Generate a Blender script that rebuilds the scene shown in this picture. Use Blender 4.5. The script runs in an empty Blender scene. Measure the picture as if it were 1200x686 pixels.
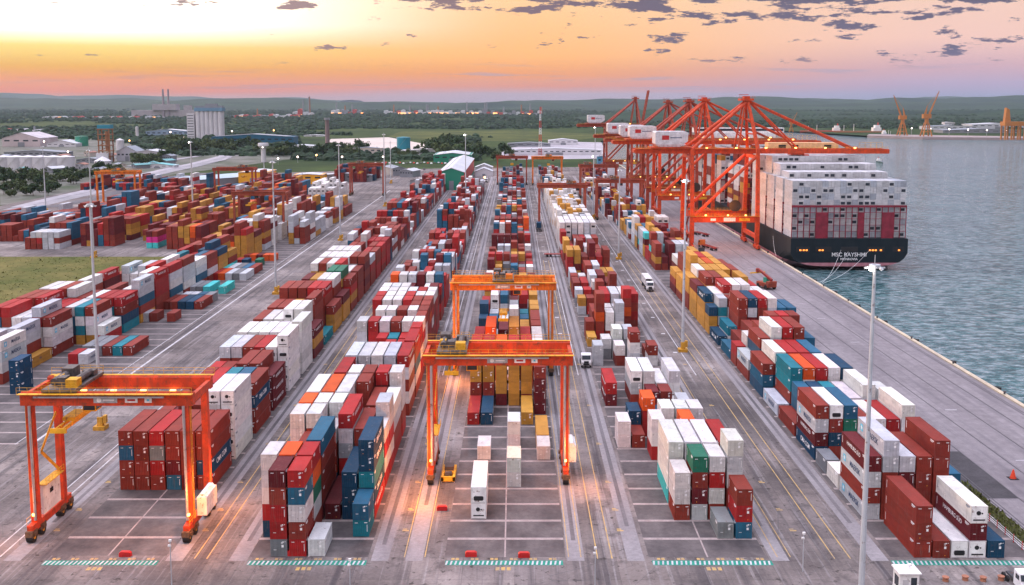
import bpy, bmesh, math, random
from mathutils import Vector, Matrix, noise
from mathutils.bvhtree import BVHTree
from mathutils.geometry import tessellate_polygon
R = math.radians
rnd = random.Random(7)
scene = bpy.context.scene
COL = scene.collection

# ------------------------------------------------------------------ camera
F = 1185.0; PX = 603.0; PY = 258.0; CAMH = 66.0
PITCH = math.atan(138 / F)
cam_d = bpy.data.cameras.new('camera'); cam = bpy.data.objects.new('camera', cam_d); COL.objects.link(cam)
cam.location = (0, 0, CAMH); cam.rotation_euler = (math.pi / 2 - PITCH, 0, 0)
cam_d.sensor_width = 36; cam_d.lens = F / 1200 * 36
cam_d.shift_x = -(PX - 600) / 1200; cam_d.shift_y = (PY - 343) / 1200
cam_d.clip_start = 1; cam_d.clip_end = 80000
scene.camera = cam

def G(x, y, z=0):
    """ground point seen at a photo pixel (used once, to read the site plan off the photograph)"""
    dx = (x - PX) / F; dy = (PY - y) / F
    Y = math.cos(PITCH) + dy * math.sin(PITCH); Z = -math.sin(PITCH) + dy * math.cos(PITCH)
    t = (CAMH - z) / -Z
    return dx * t, Y * t

# ------------------------------------------------------------------ colour + materials
def lin(c):
    return tuple((v / 255 / 12.92) if v / 255 <= 0.04045 else ((v / 255 + 0.055) / 1.055) ** 2.4 for v in c)

class NT:
    def __init__(s, mat):
        s.t = mat.node_tree; s.n = s.t.nodes; s.l = s.t.links
    def new(s, typ, **kw):
        n = s.n.new(typ)
        for k, v in kw.items():
            if k.startswith('in_'):
                n.inputs[k[3:].replace('_', ' ')].default_value = v
            else:
                setattr(n, k, v)
        return n
    def link(s, a, b): s.l.new(a, b)

def ramp(nt, fac, stops):
    n = nt.new('ShaderNodeValToRGB'); e = n.color_ramp.elements
    while len(e) > 2: e.remove(e[-1])
    for i, (p, c) in enumerate(stops):
        el = e[i] if i < 2 else e.new(p)
        el.position = p; el.color = (*c[:3], 1)
    nt.link(fac, n.inputs[0]); return n.outputs[0]

def mix(nt, fac, a, b, mode='MIX'):
    n = nt.new('ShaderNodeMix', data_type='RGBA', blend_type=mode)
    for s, v in ((0, fac), (6, a), (7, b)):
        if isinstance(v, (int, float)): n.inputs[s].default_value = v
        elif isinstance(v, tuple): n.inputs[s].default_value = (*v[:3], 1)
        else: nt.link(v, n.inputs[s])
    return n.outputs[2]

def noise_tex(nt, vec, scale, detail=3, rough=0.55):
    n = nt.new('ShaderNodeTexNoise'); n.inputs['Scale'].default_value = scale
    n.inputs['Detail'].default_value = detail; n.inputs['Roughness'].default_value = rough
    if vec is not None: nt.link(vec, n.inputs['Vector'])
    return n.outputs[0]

def mapping(nt, vec, scale=(1, 1, 1), loc=(0, 0, 0)):
    n = nt.new('ShaderNodeMapping'); n.inputs['Scale'].default_value = scale; n.inputs['Location'].default_value = loc
    nt.link(vec, n.inputs['Vector']); return n.outputs[0]

def objcoord(nt):
    return nt.new('ShaderNodeTexCoord').outputs['Object']
def poscoord(nt):
    return nt.new('ShaderNodeNewGeometry').outputs['Position']

def new_mat(name):
    m = bpy.data.materials.new(name); m.use_nodes = True
    nt = NT(m); b = nt.n['Principled BSDF']
    return m, nt, b

MATS = {}
def mat(name, c, rough=0.6, metal=0.0, var=0.18, scale=0.6, rust=0.0, emit=None, es=0):
    """painted or plain surface: tone noise plus optional rust blotches"""
    if name in MATS: return MATS[name]
    m, nt, b = new_mat(name)
    v = poscoord(nt)
    n1 = noise_tex(nt, v, scale, 4)
    dark = tuple(x * (1 - var) for x in c); light = tuple(min(1, x * (1 + var)) for x in c)
    col = ramp(nt, n1, [(0.3, dark), (0.7, light)])
    if rust:
        n2 = noise_tex(nt, v, scale * 2.7, 6, 0.7)
        f = ramp(nt, n2, [(0.60 - rust * 0.1, (0, 0, 0)), (0.68, (.85, .85, .85))])
        col = mix(nt, f, col, (0.13, 0.05, 0.025))
        n3 = noise_tex(nt, mapping(nt, v, (2.2, 2.2, .25)), 1.0, 4, .6)   # run-down grime
        col = mix(nt, ramp(nt, n3, [(.48, (0, 0, 0)), (.72, (.55 * rust, .55 * rust, .55 * rust))]), col, (.10, .06, .04))
    nt.link(col, b.inputs['Base Color']); b.inputs['Specular IOR Level'].default_value = 0.3 if metal == 0 and rough > .3 else 0.5
    b.inputs['Roughness'].default_value = rough; b.inputs['Metallic'].default_value = metal
    if emit:
        b.inputs['Emission Color'].default_value = (*emit, 1); b.inputs['Emission Strength'].default_value = es
    MATS[name] = m
    return m

def container_mat(name, source):
    m, nt, b = new_mat(name)
    if source == 'object':
        oi = nt.new('ShaderNodeObjectInfo'); col = oi.outputs['Color']
    else:
        a = nt.new('ShaderNodeAttribute', attribute_name='col'); col = a.outputs['Color']
    v = poscoord(nt)
    n1 = noise_tex(nt, mapping(nt, v, (0.5, 0.35, 1.3)), 1.0, 4)
    col = mix(nt, 1.0, col, ramp(nt, n1, [(0.25, (0.76, 0.76, 0.77)), (0.75, (1.12, 1.1, 1.08))]), 'MULTIPLY')
    # vertical grime streaks and rust patches
    n2 = noise_tex(nt, mapping(nt, v, (2.6, 2.6, 0.35)), 1.0, 5, 0.65)
    col = mix(nt, ramp(nt, n2, [(0.55, (0, 0, 0)), (0.75, (0.5, 0.5, 0.5))]), col, (0.15, 0.11, 0.09))
    n3 = noise_tex(nt, mapping(nt, v, (1.1, 0.8, 1.1)), 1.6, 6, 0.72)
    col = mix(nt, ramp(nt, n3, [(0.63, (0, 0, 0)), (0.68, (0.8, 0.8, 0.8))]), col, (0.14, 0.045, 0.025))
    nt.link(col, b.inputs['Base Color'])
    b.inputs['Roughness'].default_value = 0.62; b.inputs['Specular IOR Level'].default_value = 0.22
    return m

# ------------------------------------------------------------------ mesh builder
class MB:
    def __init__(s): s.v = []; s.f = []; s.m = []; s.c = []; s.mi = 0; s.col = (1, 1, 1)
    def quad(s, idx): s.f.append(idx); s.m.append(s.mi); s.c.append(s.col)
    def box(s, x0, y0, z0, x1, y1, z1):
        b = len(s.v)
        s.v += [(x0, y0, z0), (x1, y0, z0), (x1, y1, z0), (x0, y1, z0), (x0, y0, z1), (x1, y0, z1), (x1, y1, z1), (x0, y1, z1)]
        for q in ((0, 3, 2, 1), (4, 5, 6, 7), (0, 1, 5, 4), (1, 2, 6, 5), (2, 3, 7, 6), (3, 0, 4, 7)):
            s.quad(tuple(b + i for i in q))
        return s
    def cbox(s, cx, cy, cz, sx, sy, sz): return s.box(cx - sx / 2, cy - sy / 2, cz - sz / 2, cx + sx / 2, cy + sy / 2, cz + sz / 2)
    def beam(s, a, b, w, h=None, w2=None, h2=None, up=(0, 0, 1)):
        """rectangular bar from a to b (w across, h in the up direction), may taper"""
        h = h or w; w2 = w2 or w; h2 = h2 or h
        a = Vector(a); b = Vector(b); d = (b - a).normalized(); u = Vector(up)
        if abs(d.dot(u)) > 0.98: u = Vector((0, 1, 0))
        r = d.cross(u).normalized(); u = r.cross(d).normalized()
        k = len(s.v)
        for p, ww, hh in ((a, w, h), (b, w2, h2)):
            for sx, sy in ((-1, -1), (1, -1), (1, 1), (-1, 1)):
                s.v.append(tuple(p + r * (sx * ww / 2) + u * (sy * hh / 2)))
        for q in ((3, 2, 1, 0), (4, 5, 6, 7), (0, 1, 5, 4), (1, 2, 6, 5), (2, 3, 7, 6), (3, 0, 4, 7)):
            s.quad(tuple(k + i for i in q))
        return s
    def tube(s, a, b, r, r2=None, n=8, caps=True):
        r2 = r if r2 is None else r2
        a = Vector(a); b = Vector(b); d = (b - a).normalized()
        u = Vector((0, 0, 1)) if abs(d.z) < 0.95 else Vector((1, 0, 0))
        x = d.cross(u).normalized(); y = d.cross(x).normalized(); k = len(s.v)
        for p, rr in ((a, r), (b, r2)):
            for i in range(n):
                t = 2 * math.pi * i / n; s.v.append(tuple(p + x * (rr * math.cos(t)) + y * (rr * math.sin(t))))
        for i in range(n):
            j = (i + 1) % n; s.quad((k + i, k + j, k + n + j, k + n + i))
        if caps:
            s.quad(tuple(k + i for i in reversed(range(n)))); s.quad(tuple(k + n + i for i in range(n)))
        return s
    def poly(s, pts, z0, z1):
        """vertical prism of an XY outline (counter-clockwise)"""
        k = len(s.v); n = len(pts)
        s.v += [(x, y, z0) for x, y in pts] + [(x, y, z1) for x, y in pts]
        for i in range(n):
            j = (i + 1) % n; s.quad((k + i, k + j, k + n + j, k + n + i))
        s.quad(tuple(k + n + i for i in range(n))); s.quad(tuple(k + i for i in reversed(range(n))))
        return s
    def extr(s, prof, y0, y1, axis='y'):
        """extrude an XZ profile (ccw seen from -Y) along Y, or a YZ profile along X"""
        k = len(s.v); n = len(prof)
        if axis == 'y': s.v += [(x, y0, z) for x, z in prof] + [(x, y1, z) for x, z in prof]
        else: s.v += [(y0, x, z) for x, z in prof] + [(y1, x, z) for x, z in prof]
        for i in range(n):
            j = (i + 1) % n; s.quad((k + i, k + n + i, k + n + j, k + j))
        s.quad(tuple(k + i for i in range(n))); s.quad(tuple(k + n + i for i in reversed(range(n))))
        return s
    def ball(s, c, r, n=8, m=5, sz=1.0):
        k = len(s.v)
        for j in range(m + 1):
            p = math.pi * j / m
            for i in range(n):
                t = 2 * math.pi * i / n
                s.v.append((c[0] + r * math.sin(p) * math.cos(t), c[1] + r * math.sin(p) * math.sin(t), c[2] + r * sz * math.cos(p)))
        for j in range(m):
            for i in range(n):
                a = k + j * n + i; b = k + j * n + (i + 1) % n
                s.quad((a, a + n, b + n, b))
        return s
    def mesh(s, name, mats, smooth=False, colors=False):
        me = bpy.data.meshes.new(name); me.from_pydata(s.v, [], s.f)
        mats = mats if isinstance(mats, (list, tuple)) else [mats]
        for m in mats: me.materials.append(m)
        me.polygons.foreach_set('material_index', s.m)
        if smooth: me.polygons.foreach_set('use_smooth', [True] * len(s.f))
        if colors:
            at = me.color_attributes.new('col', 'FLOAT_COLOR', 'CORNER'); buf = []
            for f, c in zip(s.f, s.c): buf += [*c, 1.0] * len(f)
            at.data.foreach_set('color', buf)
        me.update(); return me
    def obj(s, name, mats, parent=None, **kw):
        return link(name, s.mesh(name, mats, **kw), parent)

def link(name, data, parent=None, loc=None):
    o = bpy.data.objects.new(name, data); COL.objects.link(o)
    if parent is not None: o.parent = parent
    if loc is not None: o.location = loc
    return o
def tag(o, label=None, cat=None, group=None, kind=None):
    if label: o['label'] = label
    if cat: o['category'] = cat
    if group: o['group'] = group
    if kind: o['kind'] = kind
    return o
def thing(name, loc, label, cat, group=None, rz=0):
    o = bpy.data.objects.new(name, None); COL.objects.link(o); o.location = loc; o.rotation_euler.z = rz
    o.empty_display_size = 0.5
    return tag(o, label, cat, group)
KIDS = {}
def copy_tree(o, parent=None):
    c = o.copy(); COL.objects.link(c)
    if parent is not None: c.parent = parent
    for ch in list(o.children): copy_tree(ch, c)
    return c

TXT = {}
def text_mesh(s, size, mt, depth=0.01, align='CENTER', shear=0.0, bold=0.0):
    key = (s, size, mt.name, shear)
    if key in TXT: return TXT[key]
    cu = bpy.data.curves.new('lettering', 'FONT'); cu.body = s; cu.size = size; cu.extrude = depth
    cu.align_x = align; cu.align_y = 'CENTER'; cu.shear = shear; cu.offset = bold; cu.resolution_u = 3
    o = bpy.data.objects.new('lettering_source', cu); COL.objects.link(o)
    bpy.context.view_layer.update()
    me = bpy.data.meshes.new_from_object(o.evaluated_get(bpy.context.evaluated_depsgraph_get()))
    bpy.data.objects.remove(o); bpy.data.curves.remove(cu)
    me.materials.clear(); me.materials.append(mt)
    TXT[key] = me
    return me

# palette: real paint colours
PAL = {
    'm': (0.24, 0.034, 0.022), 'd': (0.13, 0.012, 0.016), 'r': (0.36, 0.018, 0.018), 'o': (0.66, 0.09, 0.012),
    'w': (0.66, 0.65, 0.63), 'g': (0.50, 0.53, 0.56), 'b': (0.02, 0.115, 0.20), 't': (0.012, 0.19, 0.24),
    'n': (0.008, 0.055, 0.11), 'y': (0.50, 0.245, 0.04), 'e': (0.02, 0.17, 0.10), 'k': (0.20, 0.21, 0.22),
    'c': (0.06, 0.50, 0.50), 'p': (0.60, 0.03, 0.24), 'f': (0.70, 0.69, 0.67)}
CNAME = {'m': 'brown-red', 'd': 'dark maroon', 'r': 'bright red', 'o': 'orange-red', 'w': 'white', 'g': 'light grey', 'b': 'blue',
         't': 'teal blue', 'n': 'navy', 'y': 'ochre yellow', 'e': 'green', 'k': 'dark grey', 'c': 'turquoise', 'p': 'magenta',
         'f': 'white reefer'}
# ------------------------------------------------------------------ stacks of containers (site plan)
# letters are colours, bottom to top; one word per stack, left to right
CON = []      # dicts: block,row Y,col,tier,x,y,L,color,reefer
BLK = {'L': (-67.5, 2.65, 6), 'LC': (-38.4, 2.74, 6), 'C': (-9.7, 2.78, 6), 'RC': (19.9, 2.75, 6), 'Q': (55.6, 2.66, 8), 'M': (-130.7, 2.66, 7),
       'F': (-113.2, 2.66, 5)}
BNAME = {'L': 'block right under the left gantry crane', 'LC': 'block between the left and middle gantries', 'C': 'block under the middle gantries',
         'RC': 'block right of the middle gantries', 'Q': 'block nearest the quay', 'M': 'row beside the grass field',
         'F': 'low row along the left roadway'}
CH = 2.59
def stack(blk, X, Y, L, s, ci, z0=0.0):
    for t, c in enumerate(s):
        if c in '.': continue
        CON.append(dict(blk=blk, x=X, y=Y, L=L, c=c, t=t, n=len(s), ci=ci, z=z0 + 0.02 + t * (CH + 0.02)))
def bay(blk, Y, L, words):
    x0, p, n = BLK[blk]
    for i, w in enumerate(words.split()):
        if w != '.': stack(blk, x0 + p * i + 1.22 + rnd.uniform(-.04, .04), Y + rnd.uniform(-.12, .12), L, w, i)
S, T = 6.06, 12.19
# block LC
bay('LC', 141.3, S, '. krrmd rmwbr w . .')
bay('LC', 147.9, S, 'nrwgw nmmro mweor . . tb')
bay('LC', 154.5, T, '. nmmm dmmmb d nnn rntnn')
bay('LC', 168.0, S, 'mgwww mmgmw nmmw . . rgrw')
bay('LC', 168.0, T, '. . . mrgwr mmmm .')
bay('LC', 174.7, S, 'rwmgo mgwmw mwrgw . . rwrgg')
bay('LC', 181.4, T, 'gnmgw mmmmo rmmww nmm mrgm rmgw')
bay('LC', 188.1, S, '. . . gmnmm . .')
bay('LC', 194.8, S, '. . rmgww grmmm mwrdr rmwgw')
bay('LC', 194.8, T, 'gmm rmmmr . . . .')
bay('LC', 208.2, T, 'ggm gmmmg rmmmg wmmrw mwggg mwmgr')
bay('LC', 221.6, T, 'mw gg ggm wmmr rmwr mgbmr')
bay('LC', 235.0, S, 'm mg mwwr gmmt mmwr mrwmr')
bay('LC', 241.7, S, 'mwggg gmrrr mmwww rmmdm wgrmw mrgrw')
bay('LC', 248.4, S, 'mww mgwm mrwt mmgr mrmr rmwgm')
bay('LC', 255.1, S, 'mg mgrmw rrmmw mwrrm wmmgw rmmmm')
bay('LC', 261.8, S, 'mrw ggm wmr mmmw mrmgm mmrom')
bay('LC', 268.5, S, 'mrwmr rmmww gmmww mmmrr wmmmm mmwrm')
bay('LC', 275.2, S, 'rmwmr mmggw mggww rmmwr mwrrw mrmmw')
bay('LC', 281.9, S, 'rmwgw mmmww mggww rmrwg mrmmr rmrrw')
bay('LC', 288.6, S, 'rmwgw mmmwg mmggw mmm gb rmmmd')
bay('LC', 302.0, S, 'mmwm mrmw mrmd mrb grbw mrdr')
bay('LC', 308.7, S, 'mrmwo mmgww mrrrg mmddd ggwww rmbbb')
# block C
bay('C', 154.8, T, '. ff . . . .')
bay('C', 168.1, S, '. . . ww . .')
bay('C', 181.4, S, '. w . . . w')
bay('C', 188.1, S, '. . . ww . .')
bay('C', 188.1, T, '. . . . . y')
bay('C', 202.0, T, 'r n . . y .')
bay('C', 209.0, T, '. . . . . dddm')
bay('C', 215.4, T, 'mmyyr mmyyr dyyyo yyyyr myyyr .')
bay('C', 228.8, S, '. . . . . mmww')
bay('C', 235.5, T, 'ddmr mmyyo ddr mmmmy mddr mmww')
bay('C', 248.9, S, 'n mg dd kn mmm mmwm')
bay('C', 255.6, T, 'dm dg mmd k mmy mmmm')
bay('C', 269.0, S, 'nnn dnb ndg mmkw myb wmyy')
bay('C', 275.7, S, 'nnnn mgg nbb ddkk myt mmyy')
bay('C', 289.0, T, 'mdr ddff mggb ddd mmdr myyy')
bay('C', 302.4, S, '. w me d mr my')
# block RC
bay('RC', 147.2, S, '. . . . k brm')
bay('RC', 154.2, S, '. . mww gdme mwrw .')
bay('RC', 154.2, S, '. . . . . mmwgw')
bay('RC', 161.0, T, '. . cwww mwww gmmw mmmr')
bay('RC', 181.4, S, '. . rww . . .')
bay('RC', 181.4, S, '. . . . mmo .')
bay('RC', 188.1, S, 'ww m . mmw mmw mmw')
bay('RC', 194.8, S, '. nn rro . n gb')
bay('RC', 201.5, S, '. . . n m tg')
bay('RC', 208.2, S, '. . . rd mm w')
bay('RC', 215.0, T, 'dr . mgf mfw mw mww')
bay('RC', 241.0, S, '. . . rgwm . .')
bay('RC', 249.0, S, 'gg . mw . . wm')
bay('RC', 256.0, S, '. kw wgw kkg . m')
bay('RC', 269.0, T, 'y . . . . .')
bay('RC', 277.0, S, 'mm rmomm mww mfgg . .')
bay('RC', 284.0, S, '. . mgw mwg mmomr .')
bay('RC', 290.7, T, '. dm mrmr gmwg mmww mrmr')
bay('RC', 311.0, S, 'gy rm mdmm mww . gr')
bay('RC', 325.0, S, 'kg mr gmw md mmmm gg')
bay('RC', 338.0, T, 'mm dr wgg mmd rm .')
# quayside block
bay('Q', 140.8, T, '. mmm m f fdf . . .')
bay('Q', 140.8, S, '. . . . . n . .')
bay('Q', 154.3, T, 'gmgd mmmgg mmdg wmmm mmmmm . . .')
bay('Q', 167.6, S, 'w m . . . . . b')
bay('Q', 174.3, S, 'k . . . . . . n')
bay('Q', 181.4, T, 'ndgm mnmf mneb mmm mmw mmr mnww .')
bay('Q', 194.8, T, 'm mbb mmn mmt mww mmgw m nnw')
bay('Q', 208.0, T, 'g nmtt mmwo mwmr mbww mbwn . .')
bay('Q', 221.3, T, 'nbm mnmw nmmr mmrr mmgb mmb . .')
bay('Q', 235.0, T, 'mg mgnm mmmgw mmmmr bmmmm mmbb . .')
bay('Q', 248.4, S, 'mr rww mrmm ogmmm rmmmr gbmmm mgm .')
bay('Q', 255.0, T, 'b nm kkm mmm wmm mrm mwg gg')
bay('Q', 270.5, T, 'n wt rrmmm bgdgn mmdmr wmggw nrgb rrgb')
bay('Q', 284.0, S, 'yyn mgtg rwgm gmrr mgmw bmww wwrw .')
bay('Q', 291.0, T, 'yyyn wbgw rwgwr mmrww mgmww mwww mgww .')
bay('Q', 304.5, T, 'yyyd dmyym yyymm mmmmy yymd myymy mmyr .')
bay('Q', 318.0, T, 'mmyy yyyyw yyyyy yyyyy yyyyy ymmym ymmm .')
bay('Q', 331.4, T, 'myy mmyyyy yyyyy mmmmo mmmmy yymm mmmy .')
bay('Q', 345.0, T, 'dmy dmmmm mmmmm mmmmr oommy ymyy mmmm .')
bay('Q', 358.4, T, '. nmdw nmor mmmmy mmmy mnyy . .')
# block L (long bays of forty foot boxes)
def lbay(k, words, L=T): bay('L', 166.7 + 14.9 * k, L, words)
lbay(0, 'mmbm mmmm mrkr bdmm dmmm mnmm')
lbay(1, 'mmm mmd mmmm mmmm fffff fffff')
lbay(2, 'mmm mmmm mmmr mmmt mmmb mmnm')
lbay(3, 'mmr mdm mmm mmmm mmmm ddd')
lbay(4, 'mmmg mmmg mmdm mmmr wwff fffff')
lbay(5, 'mmmw mmfw mmff wwwf wwff wwwww')
lbay(6, 'mmmm fmmw ymmw mmfff wwffw dyd')
lbay(7, 'mmmm mmmm ymmy mmdm rmmmm t')
lbay(8, 'mmmmm mmmmm mmmmm mmmmr dmmmr yym')
lbay(9, 'mymm mmym ymmm dmdmw mmmmw yyd')
lbay(10, 'ymyd yymy yymy mmyye mdmye myrm')
lbay(11, 'mmmyw myyym ymyyf mmmmr ffff mmmm')
lbay(12, 'wwmww mwwww wwwww mwwww ffffm mdmdm')
lbay(13, 'mwwff wwwff mwwff wwwff rgmm mmrg')
lbay(14, 'nnb nnn nbn mbm gmmr rrmm')
lbay(15, 'dmm mmmm mmmm mmm ggwm mrmr')
# M row by the grass
bay('M', 224.0, S, '. . . . . . nnn')
bay('M', 231.8, T, '. . mg mwgw . . .')
bay('M', 245.0, T, '. mmr mmgg y . . .')
bay('M', 258.0, T, 'mbrw mbrg mwwrg mwwm . . .')
bay('M', 271.4, T, 'mgnwr gmwr gnmr mnbw ytwt ywwm rw')
bay('M', 285.0, T, 'mbwgm mbgrw mgwm mmww mbmr ggtr tnmr')
bay('M', 298.5, T, 'dgwmw . dgw rmmm gn nmbw ymbgg .')
bay('M', 312.0, T, 'mmwdr m mw dm mdmw mmwbw mmrrr')
bay('M', 325.4, T, 'mwgm mgwwg mgww rrwwg mmrgr mnrw gbwgr')
bay('M', 339.0, T, 'gmw gmww mmrg gmwg rbrww mggm mwggm')
bay('M', 352.6, T, '. mmr grw mdc mgtc bmwg mbgf')
bay('M', 366.0, T, '. mm mrmt mwt mgw mbrb mgmm')
bay('M', 379.4, T, '. mmmr mmr mdm mmmn yymmn yyyn')
bay('M', 393.0, T, '. dmmm mmmm mmmmm mmmm yyyym cmy')
bay('M', 420.0, T, '. mmmy mmyy mmomm ymom yyyymm yyyyr')
bay('M', 433.4, T, '. mmmyy mmyd mmyyd ydmom ymmm yyyd')
# low row of short stacks and flat boxes
bay('F', 218.0, T, '. . . . .')
bay('F', 250.5, S, 'r g . . .')
bay('F', 259.0, T, 'k k m t m')
bay('F', 300.5, S, 'g m . m .')
bay('F', 318.5, T, 'm m n n m')
bay('F', 330.0, S, '. g g b k')
bay('F', 345.0, T, 'g k c . c')
bay('F', 372.0, T, 'r o g k g')
bay('F', 385.0, T, 'c g k b m')
bay('F', 405.0, S, 'r n . e .')
bay('F', 418.0, S, 'm o d o o')

def fill(blk, X0, pitch, ncol, Y0, Y1, hs, pal, L=None, step=6.7, gap=0.0, sparse=0.0, seed=0):
    """plausible stacks for the part of a block too far away to read one by one"""
    r = random.Random(seed); Y = Y0; k = 0
    while Y < Y1:
        LL = L or (T if r.random() < 0.45 else S)
        base = r.uniform(*hs); run = r.choice(pal)
        for i in range(ncol):
            if r.random() < sparse: continue
            h = max(0, int(round(base + r.choice((-1, 0, 0, 0, 1, -2 if r.random() < .3 else 0)))))
            s = ''
            for t in range(h):
                if r.random() < 0.55: run = r.choice(pal)
                s += run
            if s: stack(blk, X0 + pitch * i + 1.22, Y, LL, s, i)
        Y += (LL > 7 and 2 * step or step); k += 1
        if gap and r.random() < gap: Y += step
for yy, ws in ((258, ('rmwbr', 'rbgmr')), (271.4, ('mgwrm', 'mrwgm')), (285, ('gmwrw', 'mbgmw')), (298.5, ('mmwr', 'rgwm')), (231.8, ('mg', 'ww')), (245, ('bmw', 'mgg'))):
    for q, w in enumerate(ws): stack('N', -136.0 + 2.66 * q + 1.22 , yy, T, w, q)
mixd = 'mmmmrrwwggbdddn'
fill('L', -67.5, 2.65, 6, 405, 560, (2, 5), 'mmmmdrrbgwn', seed=3, gap=.12)
fill('L', -67.5, 2.65, 6, 562, 775, (2, 5), 'mmmmdrrbgwn', seed=4, gap=.12)
fill('LC', -38.4, 2.74, 6, 322, 560, (2, 4.6), 'mmrrrwggbbdm', seed=5, gap=.15)
fill('LC', -38.4, 2.74, 6, 566, 760, (2, 4.4), 'mmrrwwggbdmk', seed=6, gap=.2)
fill('C', -9.7, 2.78, 6, 322, 590, (2, 4.6), 'mmmddgwrykbo', L=S, seed=7, gap=.15)
fill('C', -9.7, 2.78, 6, 595, 900, (2, 4.6), 'mmmddgwrnkb', L=S, seed=8, gap=.1)
fill('RC', 19.9, 2.75, 6, 352, 440, (1.4, 4), 'mmmdrrgwmy', seed=9, gap=.2)
fill('RC', 19.9, 2.75, 6, 445, 480, (4, 5.2), 'wffwwwg', L=T, seed=10)
fill('RC', 19.9, 2.75, 6, 480, 690, (4, 5.4), 'wfwwffwwwy', L=S, seed=11)
fill('RC', 19.9, 2.75, 6, 700, 860, (2, 5), 'mgwwdnybm', seed=12)
fill('Q', 55.6, 2.66, 5, 395, 450, (3, 5), 'yymmdrgc', seed=13)
fill('Q', 55.6, 2.66, 6, 452, 560, (2, 4.6), 'yymmdrgwbf', seed=14, gap=.1)
fill('Q', 52.6, 2.66, 6, 562, 760, (2, 4), 'mdwwffnby', seed=15, gap=.15)
fill('M', -128.0, 2.66, 6, 450, 610, (3, 6), 'mmmmyydwgb', L=T, seed=17, gap=.1)
fill('M', -128.0, 2.66, 6, 625, 668, (5, 6.4), 'ff', L=T, seed=18)
fill('M', -106.0, 2.66, 3, 470, 600, (2, 5), 'mmyygggw', L=T, seed=19, gap=.4)
YARD = [(-221, 452, 9), (-200, 462, 10), (-178, 480, 11), (-157, 452, 12)]
pats = ['mmmmrwgbn', 'mmyymdbr', 'mmyyymdg', 'mmmyydob']
for i, (x0, y0, sd) in enumerate(YARD):
    fill('N', x0, 2.66, 6, y0, 690, (2.6, 5.6), pats[i], L=T, seed=sd * 5, gap=.18, sparse=.05)
fill('N', -250, 2.66, 9, 478, 560, (2, 3.6), 'mmmdgb', L=T, seed=77, gap=.2)
fill('N', -275, 2.66, 9, 500, 560, (2, 3), 'mmmdgb', L=T, seed=78, gap=.2)
stack('N', -166, 455, T, 'cpd', 0); stack('N', -163.3, 455, T, 'cpm', 1)
fill('N', -330, 2.66, 30, 760, 800, (1.5, 4), 'mmdgbnr', L=T, seed=79, sparse=.35)
fill('N', -150, 2.66, 12, 840, 890, (3, 5), 'mmdddn', L=T, seed=80, sparse=.2)
fill('N', -190, 2.66, 8, 700, 760, (3, 5), 'mmmdrb', L=T, seed=81, sparse=.1)
fill('N', 60, 2.66, 6, 790, 900, (2, 5), 'mmdddn', L=T, seed=82, sparse=.2)
# ------------------------------------------------------------------ container models
CM_OBJ = container_mat('container_paint', 'object'); CM_ATT = container_mat('container_paint_mass', 'attr')
DARK = mat('dark_opening', (0.02, 0.02, 0.022), 0.6); STEEL = mat('galvanised_steel', (0.42, 0.43, 0.45), 0.45, 0.5, rust=.3)
RUBBER = mat('rubber', (0.02, 0.02, 0.02), 0.8); WHITEP = mat('white_paint', (0.78, 0.78, 0.76), 0.5, rust=.25)
LET_W = mat('white_lettering', (0.8, 0.8, 0.8), 0.6); LET_N = mat('navy_lettering', (0.02, 0.05, 0.12), 0.6); LET_C = mat('sky_blue_emblem', (0.1, 0.5, 0.68), 0.5)
DOT = mat('orange_marker', (0.8, 0.32, 0.02), 0.5)
def wave_wall(mb, o, u, n, length, z0, z1, period, amp, flat=False):
    """corrugated sheet: o start, u direction, n outward normal; wave runs along u"""
    o = Vector(o); u = Vector(u); n = Vector(n); k = max(1, int(length / period)); p = length / k
    prof = []
    for i in range(k):
        prof += [(i * p, 0), (i * p + p * .3, 0), (i * p + p * .5, -amp), (i * p + p * .8, -amp)]
    prof.append((length, 0)); b = len(mb.v)
    for d, h in prof:
        q = o + u * d + n * h
        if flat: # roof: z0,z1 are the extents along x
            mb.v.append((z0, q.y, q.z)); mb.v.append((z1, q.y, q.z))
        else:
            mb.v.append((q.x, q.y, z0)); mb.v.append((q.x, q.y, z1))
    fl = u.cross(Vector((0, 0, 1))).dot(n) > 0 if not flat else None
    for i in range(len(prof) - 1):
        a = b + 2 * i
        if flat: mb.quad((a, a + 1, a + 3, a + 2))
        else: mb.quad((a, a + 2, a + 3, a + 1) if fl else (a, a + 1, a + 3, a + 2))
W2 = 1.219; H = CH
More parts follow.
